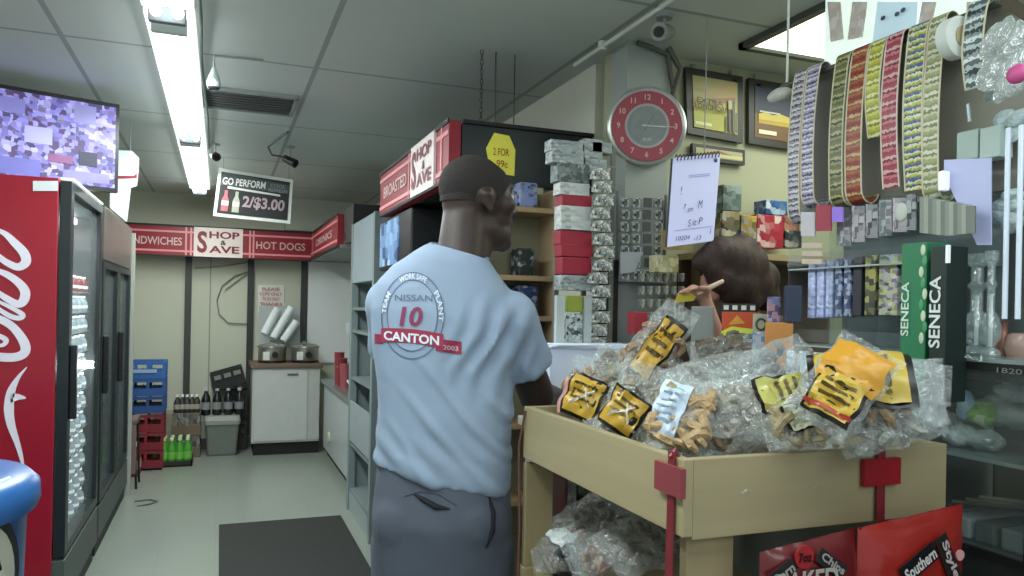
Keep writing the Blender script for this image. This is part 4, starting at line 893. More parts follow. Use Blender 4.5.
# calendar pad hanging in front of column / right
Yp = 2.3
P = [onY(667, 247, Yp), onY(713, 241, Yp), onY(720, 154, Yp), onY(673, 158, Yp)]
t = thing('paper_calendar', (P[0]+P[1])/2, 'large spiral topped white paper pad with handwriting hanging below the clock', 'paper pad'); n = V((0, -1, 0))
MB().poly([p+V((0, .014, 0)) for p in P], n, .006).build('backing', M('#5a5f62', .6), t)
MB().poly(P, n, .003).build('sheet', M('#c9cdf4', .6, var=.03, emit=.25), t)  # paper brightness painted in as a glow
def cq(x, y, o=.005): return P[0].lerp(P[1], x).lerp(P[3].lerp(P[2], x), y)+n*o
for k in range(13):
    p = cq(.06+.88*k/12, 1.0); MB().tube([p+V((0, -.004, -.012)), p+V((0, -.008, 0)), p+V((0, .0, .010)), p+V((0, .012, .0))], .0022, 6).build('spiral_loop', M('#2b2d30', .4), t)
HW = M('#4b4f78', .6)
for s, x, y, w, h in (('!', .2, .62, .03, .09), ('7', .3, .43, .06, .06), ('am', .42, .39, .12, .04), ('M', .63, .44, .1, .09), ('S', .42, .24, .06, .08), ('it', .53, .24, .09, .07), ('P', .66, .25, .09, .08), ('10204', .3, .08, .3, .05), ('-13', .62, .06, .16, .05), ('1', .9, .12, .03, .06)):
    text('handwriting', s, HW, t, cq(x, y, .006), P[1]-P[0], (0, 0, 1), w*(P[1]-P[0]).length, h*(P[3]-P[0]).length, shear=.2)
for y in (.78, .76, .17): MB().poly([cq(.1 if y < .5 else .35, y, .004), cq(.95 if y < .5 else .8, y, .004), cq(.95 if y < .5 else .8, y+.006, .004), cq(.1 if y < .5 else .35, y+.006, .004)], n, .001).build('ruled_line', M('#9fa2d0', .6), t)
MB().ball(cq(.9, .93), (.008, .003, .008), 8).build('mark', HW, t)
MB().cyl(P[2]+V((-.06, .01, 0)), V((P[2].x-.06, Yp+.01, CEIL)), .002).build('hanging_wire', M('#8d908c'), t)
# ================================================================== REAR LEFT SHELF
t = thing('wooden_shelf', (1.2, 2.85, 0), 'pale wooden shelf with blue and dark packets behind the man, right of his head', 'shelf')
x0, x1 = .93, onY(557, 270, 2.78).x; wd = wood('#a98f6c')
WDX = wd
MB().box(x1-.02, x1, 2.76, 2.93, 0, 1.93).build('side_board', wood('#b09878', 2), t)
MB().box(x0, x0+.02, 2.76, 2.93, 0, 1.93).build('side_board', wood('#b09878', 2), t)
MB().box(x0+.02, x1-.02, 2.915, 2.93, 0, 1.93).build('back_board', M('#8b8a70', .6), t)
zs = [onY(535, v, 2.78).z for v in (276, 316, 343)]+[1.0, .7, .3]+[onY(535, 208, 2.78).z]
for z in zs: MB().box(x0+.02, x1-.02, 2.765, 2.915, z-.02, z).build('shelf_board', WDX, t)
tag(MB().box(x0+.02, x1+.0, 2.935, 2.94, 1.86, 1.96).build('picture_board', M('#c4bfa0', .5, var=.15)), 'narrow cream panel below the black soffit behind the wooden shelf', 'panel')
def packet(p, s, mat, label, group, name='packet', cat='packet', top=None, rz=0):
    o = MB().box(-s[0]/2, s[0]/2, -s[1]/2, s[1]/2, 0, s[2], min(s)*.12).build(name, mat, None, local=True); o.location = p; o.rotation_euler[2] = rz
    return tag(o, label, cat, group)
items = [((518, 216), [('#5f6aa0', .06, .10), ('#44549a', .07, .11), ('#6d7a48', .07, .1)], 'soft blue packet on the upper shelf board beside the man\'s face', None)]
def rowof(z, specs, label, group):
    x = x0+.16
    for i, (c, w, h) in enumerate(specs):
        if x+w > x1-.02: break
        packet((x+w/2, 2.83, z), (w*.96, .1, h), multi([c, c, '#9aa0a8', '#22262e', c], 30, (1, 1, 1.5), kind='noise') if len(c) == 7 else c, label, group); x += w
zz = sorted(zs, reverse=True)
rowof(zz[1], [('#27302e', .07, .11), ('#3a3c34', .08, .09), ('#1e2428', .07, .12), ('#46543c', .06, .1), ('#23282c', .07, .1)], 'dark packet on the second board of the wooden shelf', 'dark packets on the second board')
rowof(zz[0], [('#7d8cc0', .08, .10), ('#5f6ea8', .09, .12), ('#35467e', .08, .12), ('#4a5a94', .05, .09)], 'blue packet on the top board of the wooden shelf', 'blue packets on the top board')
rowof(zz[2], [('#2f4272', .09, .12), ('#253a6c', .08, .12), ('#2c4680', .1, .12), ('#32477a', .06, .1)], 'navy blue packet on the third board of the wooden shelf', 'navy packets on the third board')
rowof(zz[3], [('#5c5840', .08, .1), ('#4b4a3a', .1, .08), ('#7a7448', .08, .09), ('#6b5c3c', .06, .08)], 'olive brown packet on the lower board of the wooden shelf', 'olive packets on the lower board')
# ================================================================== HANGING CARD RACKS before the column
Y1 = 2.45
def cardset(cols, n, name, cat, group, lab, Y=Y1):
    pass
t = thing('wire_rack', (onY(580, 300, 2.5).x, 2.5, 1.05), 'grey slotted display rack carrying the stack of red and grey boxes', 'rack')
xa_, xb_ = onY(556, 200, 2.5).x, onY(613, 200, 2.5).x
for x in (xa_+.005, (xa_+xb_)/2, xb_-.005): MB().box(x-.008, x+.008, 2.49, 2.505, 1.02, 2.05).build('upright', M('#71736c', .4), t)
for k in range(12): MB().cyl((xa_, 2.488, 1.1+.08*k), (xb_, 2.488, 1.1+.08*k), .003, seg=6).build('wire', M('#8d908a', .4, .4), t)
MB().box(xa_, xb_, 2.40, 2.6, 1.0, 1.02).build('base', M('#5b5d58', .5), t)
# boxes stack (left column)
def boxq(u0, u1, v0, v1, Y, dep, mat, label, group=None, name='small_box', cat='box', th=0):
    p0, p1 = onY(u0, v1, Y), onY(u1, v0, Y); cx = (p0.x+p1.x)/2
    o = MB().box(p0.x, p1.x, Y, Y+dep, min(p0.z, onY(u1, v1, Y).z), p1.z, .003).build(name, mat); return tag(o, label, cat, group)
LG, WH, RD2 = multi(['#a9b2b4', '#8e989a', '#6e7878', '#b9c0c2', '#969f9f'], 40, (1, 1, 2), kind='noise'), multi(['#c9cdcb', '#bcc1c0', '#d8dad6', '#a2a7a6', '#c6cac8'], 30, (1, 1, 2), kind='noise'), M('#9a2236', .5, var=.2, scale=14)
spec = [(551, 583, 142, 150, LG), (552, 584, 151, 162, LG), (557, 590, 164, 181, multi(['#7d8886', '#5d6866', '#929c9a', '#4f5856'], 46, (1, 1, 1), kind='noise')), (560, 590, 184, 194, WH), (562, 592, 196, 205, RD2), (561, 591, 207, 218, WH), (561, 592, 219, 229, WH), (560, 592, 232, 244, RD2), (561, 593, 245, 256, RD2), (562, 592, 258, 274, RD2), (561, 592, 276, 290, LG)]
nm = ['topmost pale grey box in the rack column below the black soffit', 'second pale grey box from the top of the rack column', 'mottled dark grey box in the rack column', 'white box just above the thin red box in the rack', 'thin red box between white boxes in the rack', 'white box right under the thin red box', 'white box right above the three stacked red boxes', 'upper of the three stacked red boxes', 'middle of the three stacked red boxes', 'bottom of the three stacked red boxes', 'grey box under the three stacked red boxes']
for s, l in zip(spec, nm): boxq(s[0], s[1], s[2], s[3], 2.42+.005*random.random(), .06, s[4], l)
spec = [(584, 603, 140, 158), (585, 607, 160, 172), (592, 612, 143, 152)]
for s, l in zip(spec, ('pale grey box high in the right rack column', 'grey box second in the right rack column', 'small dark capped box near the clock rim')): boxq(*s, 2.43, .05, LG, l)
# silvery crinkled cards at right
CR = multi(['#c8ccca', '#7e8482', '#4d5452', '#a8aeac', '#2e3332', '#dfe2e0'], 55, (1, 1, 1), kind='noise')
for i, v in enumerate(range(168, 340, 13)):
    u0 = 592+random.uniform(-3, 2)-(4 if v > 270 else 0); p = [onY(u0, v+11, 2.40), onY(u0+20, v+12, 2.43), onY(u0+21, v, 2.43), onY(u0+1, v+1, 2.40)]
    c = sum(p, V())/4; t = thing('blister_card', c-V((0, 0, .02)), 'silvery crinkled packet hanging in the right column of the box rack', 'packet', 'silvery packets in the right column of the box rack')
    MB().poly(p, (0, -1, 0), .004).build('card', CR, t)
    bb = MB(); bb.ball(c+V((0, -.008, 0)), (.022, .012, .014), 10); bb.build('blister', film('#eef2f2', .3, 1, 60), t, True)
# second rack: grey wire rack w cards below clock
t = thing('pegboard_rack', (onY(640, 300, 2.5).x, 2.55, 1.0), 'grey panel rack with small hanging cards under the clock', 'rack')
xa_, xb_ = onY(619, 240, 2.5).x, onY(668, 240, 2.5).x
MB().box(xa_, xb_, 2.53, 2.56, 1.0, 1.88).build('panel', M('#8a908e', .5, var=.1), t)
MB().box(xa_, xb_, 2.50, 2.53, 1.56, 1.61, .003).build('shelf_strip', M('#a9b3b6', .4), t)
for x in (xa_, xb_): MB().cyl((x, 2.52, 1.0), (x, 2.52, 1.9), .006).build('post', M('#6a6e6c', .4), t)
MB().box(onY(606, 300, 2.5).x, onY(618, 300, 2.5).x, 2.50, 2.56, 1.0, 1.64).build('black_side', M('#17191a', .5), t)
for i in range(7):
    for j in range(4):
        v = 198+i*12; u = 621+j*11+random.uniform(-1, 1); p = onY(u, v, 2.47)
        if j == 2 and i < 6: mt = M('#5a5c60', .5)
        else: mt = CR
        o = MB().poly([p+V((0, 0, -.034)), p+V((.032, 0, -.034)), p+V((.032, 0, 0)), p+V((0, 0, 0))], (0, -1, .1), .006).build('hanging_card', mt)
        tag(o, 'small grey hanging card on the panel rack under the clock', 'card', 'small hanging cards on the panel rack')
tag(MB().poly([onY(620, 252, 2.46), onY(643, 252, 2.46), onY(634, 272, 2.46), onY(620, 274, 2.46)], (0, -1, 0), .004).build('price_sign', M('#aeb4b8', .5)), 'plain light grey tapered sign under the hanging cards', 'sign')
for i in range(4):
    for j in range(6):
        u = 640+j*8; v = 272+i*13; p = onY(u, v, 2.44); o = MB().box(p.x, p.x+.022, 2.44, 2.455, p.z-.036, p.z-.004, .004).build('tiny_packet', multi(['#2e3030', '#c8cac4', '#8f9490', '#56605c', '#d8d2a8'], 60, kind='noise'))
        tag(o, 'tiny black and white packet in rows left of the clerk', 'packet', 'tiny packets in rows left of the clerk')
boxq(634, 648, 312, 334, 2.3, .05, M('#a23240', .4), 'small red box under the tiny packets left of the clerk')
tag(MB().poly([onY(661, 250, 2.42), onY(690, 250, 2.42), onY(686, 232, 2.42), onY(661, 230, 2.42)], (0, -1, 0), .01).build('tan_board', M('#b09a6a', .6)), 'tan cardboard panel directly below the handwritten pad', 'panel')
boxq(656, 679, 256, 272, 2.38, .05, multi(['#d8d2a0', '#b9b48c', '#e0dcc0', '#a89f70'], 30, kind='noise'), 'cream packet left of the clerk\'s face')
# glass tube front of 560-600 white/green panels lower
for u0, u1, c, l in ((557, 565, '#b9c2c2', 'pale narrow post left of the green packet strip'), (585, 592, '#a9b2b4', 'pale narrow post right of the green packet strip')):
    p0, p1 = onY(u0, 300, 2.37), onY(u1, 300, 2.37); tag(MB().box(p0.x, p1.x, 2.37, 2.39, 1.1, 1.50).build('display_post', M(c, .4)), l, 'post')
boxq(567, 583, 296, 312, 2.38, .03, M('#8f9c3c', .5), 'olive green packet between the two pale posts')
boxq(567, 583, 314, 345, 2.38, .03, multi(['#d6dcd8', '#23282a', '#7f8c88', '#b9c4c4'], 55, kind='noise'), 'black and white patterned packet under the olive green one')
# ================================================================== WALL SHELF right behind clerk
t = thing('wall_shelf', (2.05, 2.65, 1.69), 'wooden wall shelf with red and blue packs to the right behind the clerk', 'shelf')
MB().box(1.8, 2.6, 2.52, 2.748, 1.67, 1.695).build('board', wood('#a3906c'), t)
for x in (1.85, 2.5): MB().box(x, x+.02, 2.56, 2.748, 1.55, 1.67).build('bracket', wood('#7d6c50', 2), t)
MB().box(1.8, 2.6, 2.72, 2.748, .9, 1.67).build('brown_panel', M('#55463a', .6), t)
S1 = [((723, 742, 186, 210), '#3a4444', 'dark green glass jar shaped pack on the wall shelf left end', ['#3a4a44', '#8fa09a', '#20282a', '#5f6f68']), ((722, 740, 212, 236), '', 'dark mixed pack under the clock side of wall shelf', ['#32342e', '#8a7a4c', '#c9c4b4', '#26282a']), ((741, 757, 216, 238), '', 'yellow and black pack left of the red pack on the wall shelf', ['#3c3a30', '#c3a048', '#2b2c28', '#9a9a94']),
      ((757, 784, 216, 247), '', 'red pack with white figure on the wall shelf', ['#9c2233', '#a82a3a', '#d8c8c4', '#8f1f30']), ((766, 795, 202, 214), '', 'blue pack lying on top behind the red pack on the wall shelf', ['#2c5c94', '#3a6ca8', '#c8d4dc', '#2a4d80']), ((784, 800, 214, 230), '', 'brown orange pack right of the red pack on the wall shelf', ['#a06a54', '#8a5440', '#b98468', '#6f4434']), ((785, 802, 231, 247), '', 'black pack at the right end of the wall shelf', ['#1b1b1c', '#2a2a2c', '#bdb8b0', '#202022'])]
for (s, c, l, cols) in S1: boxq(s[0], s[1], s[2], s[3], 2.6, .08, multi(cols, 24, kind='noise'), l)
# ================================================================== TICKET RAIL
RX = 1.5
t = thing('ticket_rail', (RX, 1.42, 2.1), 'long dark rail under the ceiling from which the ticket rolls hang', 'rail')
MB().cyl((RX, 1.0, 2.105), (RX, 1.77, 2.105), .008).build('rod', M('#4b4c42', .4), t, True)
MB().box(RX+.03, RX+.045, 1.0, 1.74, 1.72, 2.12).build('backing_board', M('#8a887c', .6, var=.15), t)
for y in (1.02, 1.75): MB().cyl((RX, y, 2.1), (RX, y, CEIL), .0035, seg=8).build('hanging_cord', M('#d8dcd0', .5), t, True)
MB().ball((RX, 1.78, 2.085), (.02, .05, .02), 12).build('end_hook', M('#c4c7bd', .4), t, True)
# white header sheets above
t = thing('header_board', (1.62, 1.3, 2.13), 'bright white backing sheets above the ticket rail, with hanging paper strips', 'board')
MB().box(1.62, 1.63, .9, 1.735, 2.13, CEIL).build('sheet', M('#d6e6de', .6, emit=.75), t)  # glow put into the sheet so it reads as brightly lit
for (u0, u1, v1, tl_) in ((829, 842, 42, 4), (851, 866, 40, -6), (921, 935, 28, -6), (967, 976, 14, 0)):
    P4 = [onX(u0+tl_*.5, v1, 1.6), onX(u1+tl_*.5, v1-3, 1.6), onX(u1-tl_*.3, 2, 1.6), onX(u0-tl_*.3, 2, 1.6)]
    MB().poly(P4, (-1, 0, 0), .002).build('paper_strip', multi(['#dcd2cc', '#c9b9b0', '#e4e0da', '#d2c4bc'], 30, kind='noise'), t)
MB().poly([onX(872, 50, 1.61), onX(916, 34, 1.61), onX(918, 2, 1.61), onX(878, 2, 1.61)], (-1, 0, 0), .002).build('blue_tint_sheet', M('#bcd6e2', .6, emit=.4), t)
for u, v in ((883, 18), (903, 10), (897, 14)): MB().ball(onX(u, v, 1.6), (.003, .008, .006), 8).build('dot', M('#4a5a66'), t)
def tickets(u0, u1, vb, cols, label, curl=0, X=RX, top=2.107, sc=34, group=None, edge='#d9d2b4', du=0):
    y0_, y1_ = onX(u0, 110, X-.03).y, onX(u1, 110, X-.03).y; c = (y0_+y1_)/2; w = abs(y0_-y1_)*.93; zb = onX((u0+u1)/2, vb, X).z
    t = thing('ticket_strip', (X, c, zb), label, 'tickets', group)
    b = MB(); pts = []
    R_ = .022
    for k in range(7): a = PI/2+ -PI*.55+ -k*0; 
    for k in range(8): a = PI*k/7; pts.append(V((X+R_*math.cos(a), c, top+R_*math.sin(a))))
    n_ = 16; z0 = top
    for k in range(1, n_+1):
        s = k/n_; z = z0-(z0-zb)*s; pts.append(V((X-R_-.012*math.sin(PI*s)-curl*s*s*.012, c-du*s*s, z)))
    if curl:
        e = pts[-1]
        for k in range(1, 8): a = k/7*PI*.9; pts.append(e+V((.03*(1-math.cos(a)), 0, -.035*math.sin(a))))
    b.strip(pts, (0, w, 0), .0015); b.build('ticket_paper', banded(cols, 1.1/sc, u0*.37), t)
    for s in (-1, 1): bb = MB(); bb.strip([p+V((-.002 if i > 7 else 0, s*(w/2), 0)) for i, p in enumerate(pts)], (0, .003, 0), .002); bb.build('edge_line', M(edge, .5), t)
    b = MB()
    N_ = max(3, int((z0-zb)/.045))
    for k in range(N_):
        z = z0-.03-k*(z0-zb-.03)/N_; s = (z0-z)/(z0-zb); x = X-R_-.012*math.sin(PI*s)-curl*s*s*.05-.003
        b.box(x-.001, x, c-du*s*s-w*.36, c-du*s*s+w*.3, z-.014, z+.006)
    b.b.free()
    return t
tickets(791, 803, 212, ['#b8b4c0', '#5a5660', '#d6d2dc', '#8c8694', '#3d3a44', '#c8c4ce'], 'black and white ticket strip at the far left end of the rail', 1)
tickets(804, 817, 196, ['#7a7490', '#c4bed4', '#4a4458', '#9c96b0', '#d8d4e2'], 'lilac grey ticket strip second from the left end of the rail', 1, sc=40)
tickets(832, 846, 195, ['#5f6240', '#8a8c5a', '#3c3e2c', '#a8a878', '#71703c'], 'olive green ticket strip next to the orange red one', 1)
tickets(848, 865, 192, ['#8c3a22', '#b95c3a', '#6a6238', '#c8a878', '#a04430', '#703020'], 'orange red ticket strip right of the olive green one', 1)
tickets(866, 881, 140, ['#b9b84c', '#d4d26a', '#8c8a34', '#e2e0a4', '#a0a43c'], 'short yellow ticket strip between orange and red strips', 0)
tickets(882, 899, 190, ['#9c3a48', '#c87880', '#7c2838', '#d8b0b0', '#a84858'], 'pink and red ticket strip in the middle of the rail', 0, edge='#e6d4c4')
tickets(904, 924, 192, ['#a9ac5c', '#d8dab4', '#3c62a0', '#7c8470', '#c4c83c', '#e0e0d4', '#4c5c50'], 'broad yellow blue and white ticket strip right of the red one', 0)
tickets(925, 942, 188, ['#a4a878', '#c9ccaa', '#7c8058', '#d8dac4', '#8f9468'], 'pale yellow green ticket strip next to the white paper roll', 1)
tickets(962, 984, 92, ['#b4c4c4', '#5c6868', '#dce6e4', '#8a9a9a', '#333c3c'], 'white and black ticket strip right of the white paper roll', 0, sc=26)
# white roll
rc = onX(957, 38, RX-.02); t = thing('paper_roll', rc-V((0, 0, .05)), 'empty white paper roll on the ticket rail', 'roll')
MB().lathe((0, 0, 0), [(.04, 0), (.045, .003), (.045, .03), (.04, .033)], 28, None).build('rim', M('#dfe4de', .5), t, True, local=True)
for o in [x for x in bpy.data.objects if x.parent == t]: o.rotation_euler = (PI/2, 0, 0); o.location = (0, .02, .05)
b = MB().cyl(rc+V((0, -.0145, 0)), rc+V((0, -.0165, 0)), .022).build('core', M('#b5ab84', .5), t)
# crinkled bundle upper right
for i, (u, v) in enumerate(((992, 40), (1003, 34), (1013, 42), (998, 62), (1009, 66), (1020, 58), (992, 76), (1016, 80), (1004, 86), (1021, 34))):
    p = onX(u, v, 1.38); o = MB().ball((0, 0, 0), (.012, .03, .035), 10).build('plastic_packet', film('#dfe8e4', .45, 1, 40), None, True, local=True); o.location = p; o.rotation_euler = (random.uniform(-.6, .6), .3, random.uniform(-.5, .5))
    tag(o, 'shiny clear packet in the hanging bunch at the top right corner', 'packet', 'shiny packets in the top right bunch')
tag(MB().tube([onX(986, 98, 1.4), onX(1000, 92, 1.4), onX(1022, 86, 1.4)], .008).tube([onX(968, 104, 1.4), onX(970, 122, 1.4)], .004).build('hanger_bar', M('#a6b0b0', .3, .4), smooth=True), 'short metal hanger bar holding the bunch of shiny packets', 'bar')
p = onX(1017, 74, 1.33); tag(MB().ball(p, (.01, .02, .018), 12).build('pink_packet', M('#c8508c', .4), smooth=True), 'bright pink packet at the right edge below the shiny bunch', 'packet')
tag(MB().poly([onX(1000, 4, 1.36), onX(1024, 21, 1.36), onX(1030, 8, 1.36), onX(1005, -8, 1.36)], (-1, 0, 0), .003).build('hanging_sign', M('#3a3218', .5)), 'corner of a black and gold sign at the top right', 'sign')
# bunch of white bags / pale boxes
boxes = [((956, 978, 128, 162), '#a8bcb4', 'pale green grey box left of its twin above the lilac sheet'), ((979, 1000, 124, 160), '#b4c6c0', 'pale green grey box right of its twin above the lilac sheet')]
def boxx(u0, u1, v0, v1, X, dep, mat, label, name='small_box', cat='box', group=None):
    a_, b__ = onX(u0, v1, X), onX(u1, v0, X); o = MB().box(X, X+dep, b__.y, a_.y, min(a_.z, b__.z), max(a_.z, b__.z), .003).build(name, mat); return tag(o, label, cat, group)
for s, c, l in boxes: boxx(*s, 1.47, .04, M(c, .4), l)
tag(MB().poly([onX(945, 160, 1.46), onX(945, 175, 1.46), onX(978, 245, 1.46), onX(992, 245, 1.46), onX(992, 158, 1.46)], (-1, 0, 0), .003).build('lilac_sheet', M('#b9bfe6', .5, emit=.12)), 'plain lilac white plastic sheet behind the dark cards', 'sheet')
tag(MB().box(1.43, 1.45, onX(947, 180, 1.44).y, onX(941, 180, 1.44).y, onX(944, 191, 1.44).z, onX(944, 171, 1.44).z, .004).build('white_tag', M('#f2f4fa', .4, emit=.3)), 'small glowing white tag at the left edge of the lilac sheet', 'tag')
for i, (u, v) in enumerate(((1006, 120), (1012, 132), (1018, 118), (1004, 205), (1013, 196), (1020, 208), (1000, 216), (1012, 222))):
    p = onX(u, v, 1.5); o = MB().ball((0, 0, 0), (.015, .028, .022), 10).build('crumpled_bag', M('#b7c8ca', .3, bump=.8, scale=60), None, True, local=True); o.location = p; o.rotation_euler = (i, .4*i, 0)
    tag(o, 'crumpled pale plastic bag among the goods at the right edge', 'bag', 'crumpled pale bags at the right edge')
for i, u in enumerate((1006, 1019)): p = onX(u, 250, 1.42); tag(MB().cyl((1.42, p.y, 1.45), (1.42, p.y, 1.82), .005).build('glass_tube', M('#d0dcea', .2, emit=.15), smooth=True), ['pale upright tube, left of the two at the right edge', 'pale upright tube, right of the two at the right edge'][i], 'tube')
struct(MB().box(1.72, 1.74, .3, 1.75, 1.38, 2.1).build('trim_9', M('#6a7472', .5, var=.25, scale=5)))
# ================================================================== COUNTERS
t = thing('service_counter', (1.16, 2.2, 0), 'grey service counter between the man and the clerk', 'counter')
MB().box(.98, 1.34, 2.12, 2.40, 0, 1.06, .004).build('body', M('#8b8d86', .5), t)
MB().box(.95, 1.36, 2.09, 2.40, 1.06, 1.09, .004).build('top', M('#a8a690', .4), t)
t = thing('white_carton', (1.16, 2.27, 1.09), 'white carton with papers on the counter right of the man\'s arm', 'box')
MB().box(1.00, 1.32, 2.25, 2.38, 1.09, 1.325, .004).build('carton', M('#cdd8ea', .6, emit=.1), t)  # faint glow in carton and papers stands in for brighter light on them
for i in range(3): MB().box(.99+.01*i, 1.31+.01*i, 2.235, 2.385, 1.326+i*.004, 1.329+i*.004, 0, Matrix.Rotation(.05*i-.05, 3, 'Z')).build('paper', M('#d6e0f0', .6, emit=.05), t)
# far display counter
t = thing('display_counter', (1.62, 1.7, 0), 'counter behind the bin with boxes standing on its top', 'counter')
MB().box(1.40, 1.85, 1.27, 2.08, 0, 1.25, .004).build('body', M('#6f716a', .5), t)
MB().box(1.38, 1.87, 1.26, 2.10, 1.25, 1.28, .004).build('top', M('#8b8d84', .35), t)
def bx(x, y, w, d, h, mat, label, rz=0, z=1.28, name='small_box'):
    t = thing(name, (x, y, z), label, 'box', None, (0, 0, rz)); MB().box(-w/2, w/2, -d/2, d/2, 0, h, .003).build('carton', mat, t, local=True); return t
# front faces point to the camera: rotate by view angle
def face(u, v, X): p = onX(u, v, X); return p, math.atan2(-p.x, p.y)
p, rz = face(702, 345, 1.46); q = bx(p.x, p.y, .07, .1, .19, M('#8b918f', .4), 'light grey card terminal on the counter below the clerk\'s hand', rz, name='card_terminal')
p, rz = face(734, 345, 1.50); q = bx(p.x, p.y-.02, .10, .05, .20, M('#1c1c1a', .5), 'black box with yellow and red landscape picture in front of the clerk', rz)
MB().box(-.05, .05, -.0262, -.025, .12, .175).build('print_area', M('#c8502c', .5), q, local=True); MB().poly([(-.05, -.0264, .115), (-.02, -.0264, .13), (.05, -.0264, .123), (.05, -.0264, .108), (-.02, -.0264, .112), (-.05, -.0264, .095)], (0, -1, 0), .001).build('yellow_swoosh', M('#d8e04c', .5), q, local=True)
MB().poly([(-.03, -.0268, .135), (-.005, -.0268, .165), (.02, -.0268, .14)], (0, -1, 0), .001).build('mountain', M('#d8a03c', .5), q, local=True)
text('lettering', 'Wildhorse', M('#d8d8e0'), q, (0, 0, 0), (1, 0, 0), (0, 0, 1), .08, .014)
for o in [x for x in bpy.data.objects if x.parent == q and x.name.startswith('lettering')]: o.data.transform(Matrix.Translation(wloc(q))); o.location = (0, -.0275, .09)
MB().box(-.05, .05, -.0262, -.025, .03, .075).build('red_base', M('#7c1c28', .5), q, local=True)
for k in range(4): MB().box(-.045+.026*k, -.03+.026*k, -.0262, -.025, .181, .195).build('white_mark', M('#d8d8d0', .5), q, local=True)
p, rz = face(761, 322, 1.47); q = bx(p.x, p.y, .045, .04, .17, M('#b5b19e', .5), 'white carton with dark green ring emblem beside the landscape box', rz)
b = MB(); b.tube([(0+.013*math.cos(a), -.021, .14+.016*math.sin(a)) for a in [2*PI*k/16 for k in range(17)]], .003, 6); b.build('ring_emblem', M('#3c5a44', .5), q, local=True)
MB().box(-.0225, .0225, -.0212, -.020, .0, .118).build('lower_print', multi(['#d0d8e4', '#a8bcd8', '#e4e8ec', '#7c9cc8'], 40, kind='noise'), q, local=True)
p, rz = face(781, 365, 1.43); q = bx(p.x, p.y+.01, .072, .06, .148, M('#c98a48', .5), 'plain orange tan carton on the counter behind the bags', rz)
p, rz = face(805, 340, 1.44); q = bx(p.x+.02, p.y+.01, .05, .05, .07, M('#5c4028', .5), 'brown open carton right of the orange one', rz)
MB().box(-.025, .025, -.027, -.0255, .045, .07).build('tan_flap', M('#b08c54', .5), q, local=True)
p, rz = face(795, 320, 1.45); q = bx(p.x, p.y+.01, .04, .05, .10, M('#2f3a52', .5), 'dark navy box standing on top beside the acrylic rack', rz+.2, z=1.428)
p, rz = face(776, 322, 1.44); q = bx(p.x, p.y+.01, .035, .04, .07, multi(['#2c3a6a', '#4a5a94', '#c8b8c4', '#a86a70'], 40, kind='noise'), 'small blue and pink printed box left of the navy box', rz, z=1.428)
# crossbar clear cups (lighters) under rack
for i in range(7):
    y = 1.68-.05*i; tag(MB().cyl((1.43, y, 1.281), (1.43, y, 1.355), .013, .013, 12).build('pale_lighter', M('#b8cade', .2)), 'pale blue lighter standing in the row under the acrylic rack', 'lighter', 'pale lighters under the acrylic rack')
bx(1.47, onX(882, 360, 1.45).y, .06, .08, .085, multi(['#a89878', '#8c7c60', '#c4b898', '#6c604c'], 30, (1, 1, 2), kind='noise'), 'tan striped carton beneath the rack next to the green box')
# ================================================================== ACRYLIC RACK
t = thing('acrylic_rack', (1.55, 1.42, 1.36), 'clear acrylic display rack of small cards on the counter under the tickets', 'rack')
GM = glass(); CL = M('#a9b4b4', .25)
for z in (1.37, 1.575): MB().box(1.46, 1.68, 1.22, 1.685, z-.004, z).build('shelf', CL, t)
for z in (1.40, 1.60): MB().box(1.458, 1.461, 1.22, 1.685, z-.02, z+.012).build('front_lip', GM, t)
for y in (1.22, 1.37, 1.53, 1.68): MB().box(1.46, 1.68, y, y+.004, 1.366, 1.74).build('divider', GM, t)
MB().box(1.676, 1.68, 1.22, 1.685, 1.366, 1.76).build('back_panel', M('#6f7a7a', .4), t)
for z in (1.28, ): 
    for y in (1.23, 1.67): MB().box(1.48, 1.66, y, y+.008, 1.28, 1.366).build('foot', GM, t)
C1 = [multi(c, 40, kind='noise') for c in (['#8a9094', '#5c6268', '#b4b8ba', '#7a7478'], ['#7c7f88', '#a49ca0', '#5a5c64', '#c4bcc0'], ['#4c5054', '#8c9094', '#30363a', '#a8acac'])]
cols_top = [('#d0c8d0', 'white ticket card with red print at the left end of the rack top'), ('#a83240', 'red card at the left end of the rack top'), ('#9a78e0', 'violet card beside the red one in the rack top')]
def card(u0, u1, v0, v1, X, mat, label, group=None, lean=.0, name='display_card'):
    P4 = [onX(u0, v1, X), onX(u1, v1, X), onX(u1, v0, X), onX(u0, v0, X)]
    o = MB().poly(P4, (-1, 0, 0), .004).build(name, mat); return tag(o, label, 'card', group)
card(802, 816, 212, 236, 1.455, M('#c9c4cc', .5), cols_top[0][1]); card(817, 832, 205, 231, 1.45, M('#a23246', .5), cols_top[1][1]); card(833, 844, 207, 222, 1.447, M('#8f6fd8', .4, emit=.1), cols_top[2][1])
for i, (u0, u1, v0, v1) in enumerate(((838, 852, 214, 246), (853, 866, 206, 242), (867, 879, 204, 238), (880, 893, 200, 236), (894, 908, 198, 232), (908, 917, 194, 230))):
    card(u0, u1, v0, v1, 1.475, C1[i % 3], ['grey picture card third slot of the rack top row', 'dark picture card left of the middle divider, rack top row', 'plain dark card just right of the middle divider, rack top row', 'dark card with faint red print, rack top row', 'card with a pale round face, rack top row', 'narrow dark card at the right end of the rack top row'][i])
p = onX(901, 212, 1.47); tag(MB().ball(p, (.004, .018, .022), 12).build('pale_badge', M('#c9ccc4', .4), smooth=True), 'pale round badge on the card near the right end of the rack', 'badge')
for i in range(12):
    u = 921+i*4.2; X = 1.44+.002*i
    card(u, u+9, 197+i*.8, 236-abs(i-6)*.5, X-.002*i*2, M(['#8c9288', '#a2a89c', '#767c74'][i % 3], .45), 'grey green blank card in the fanned stack right of the rack', 'grey green cards fanned right of the rack', name='fanned_card')
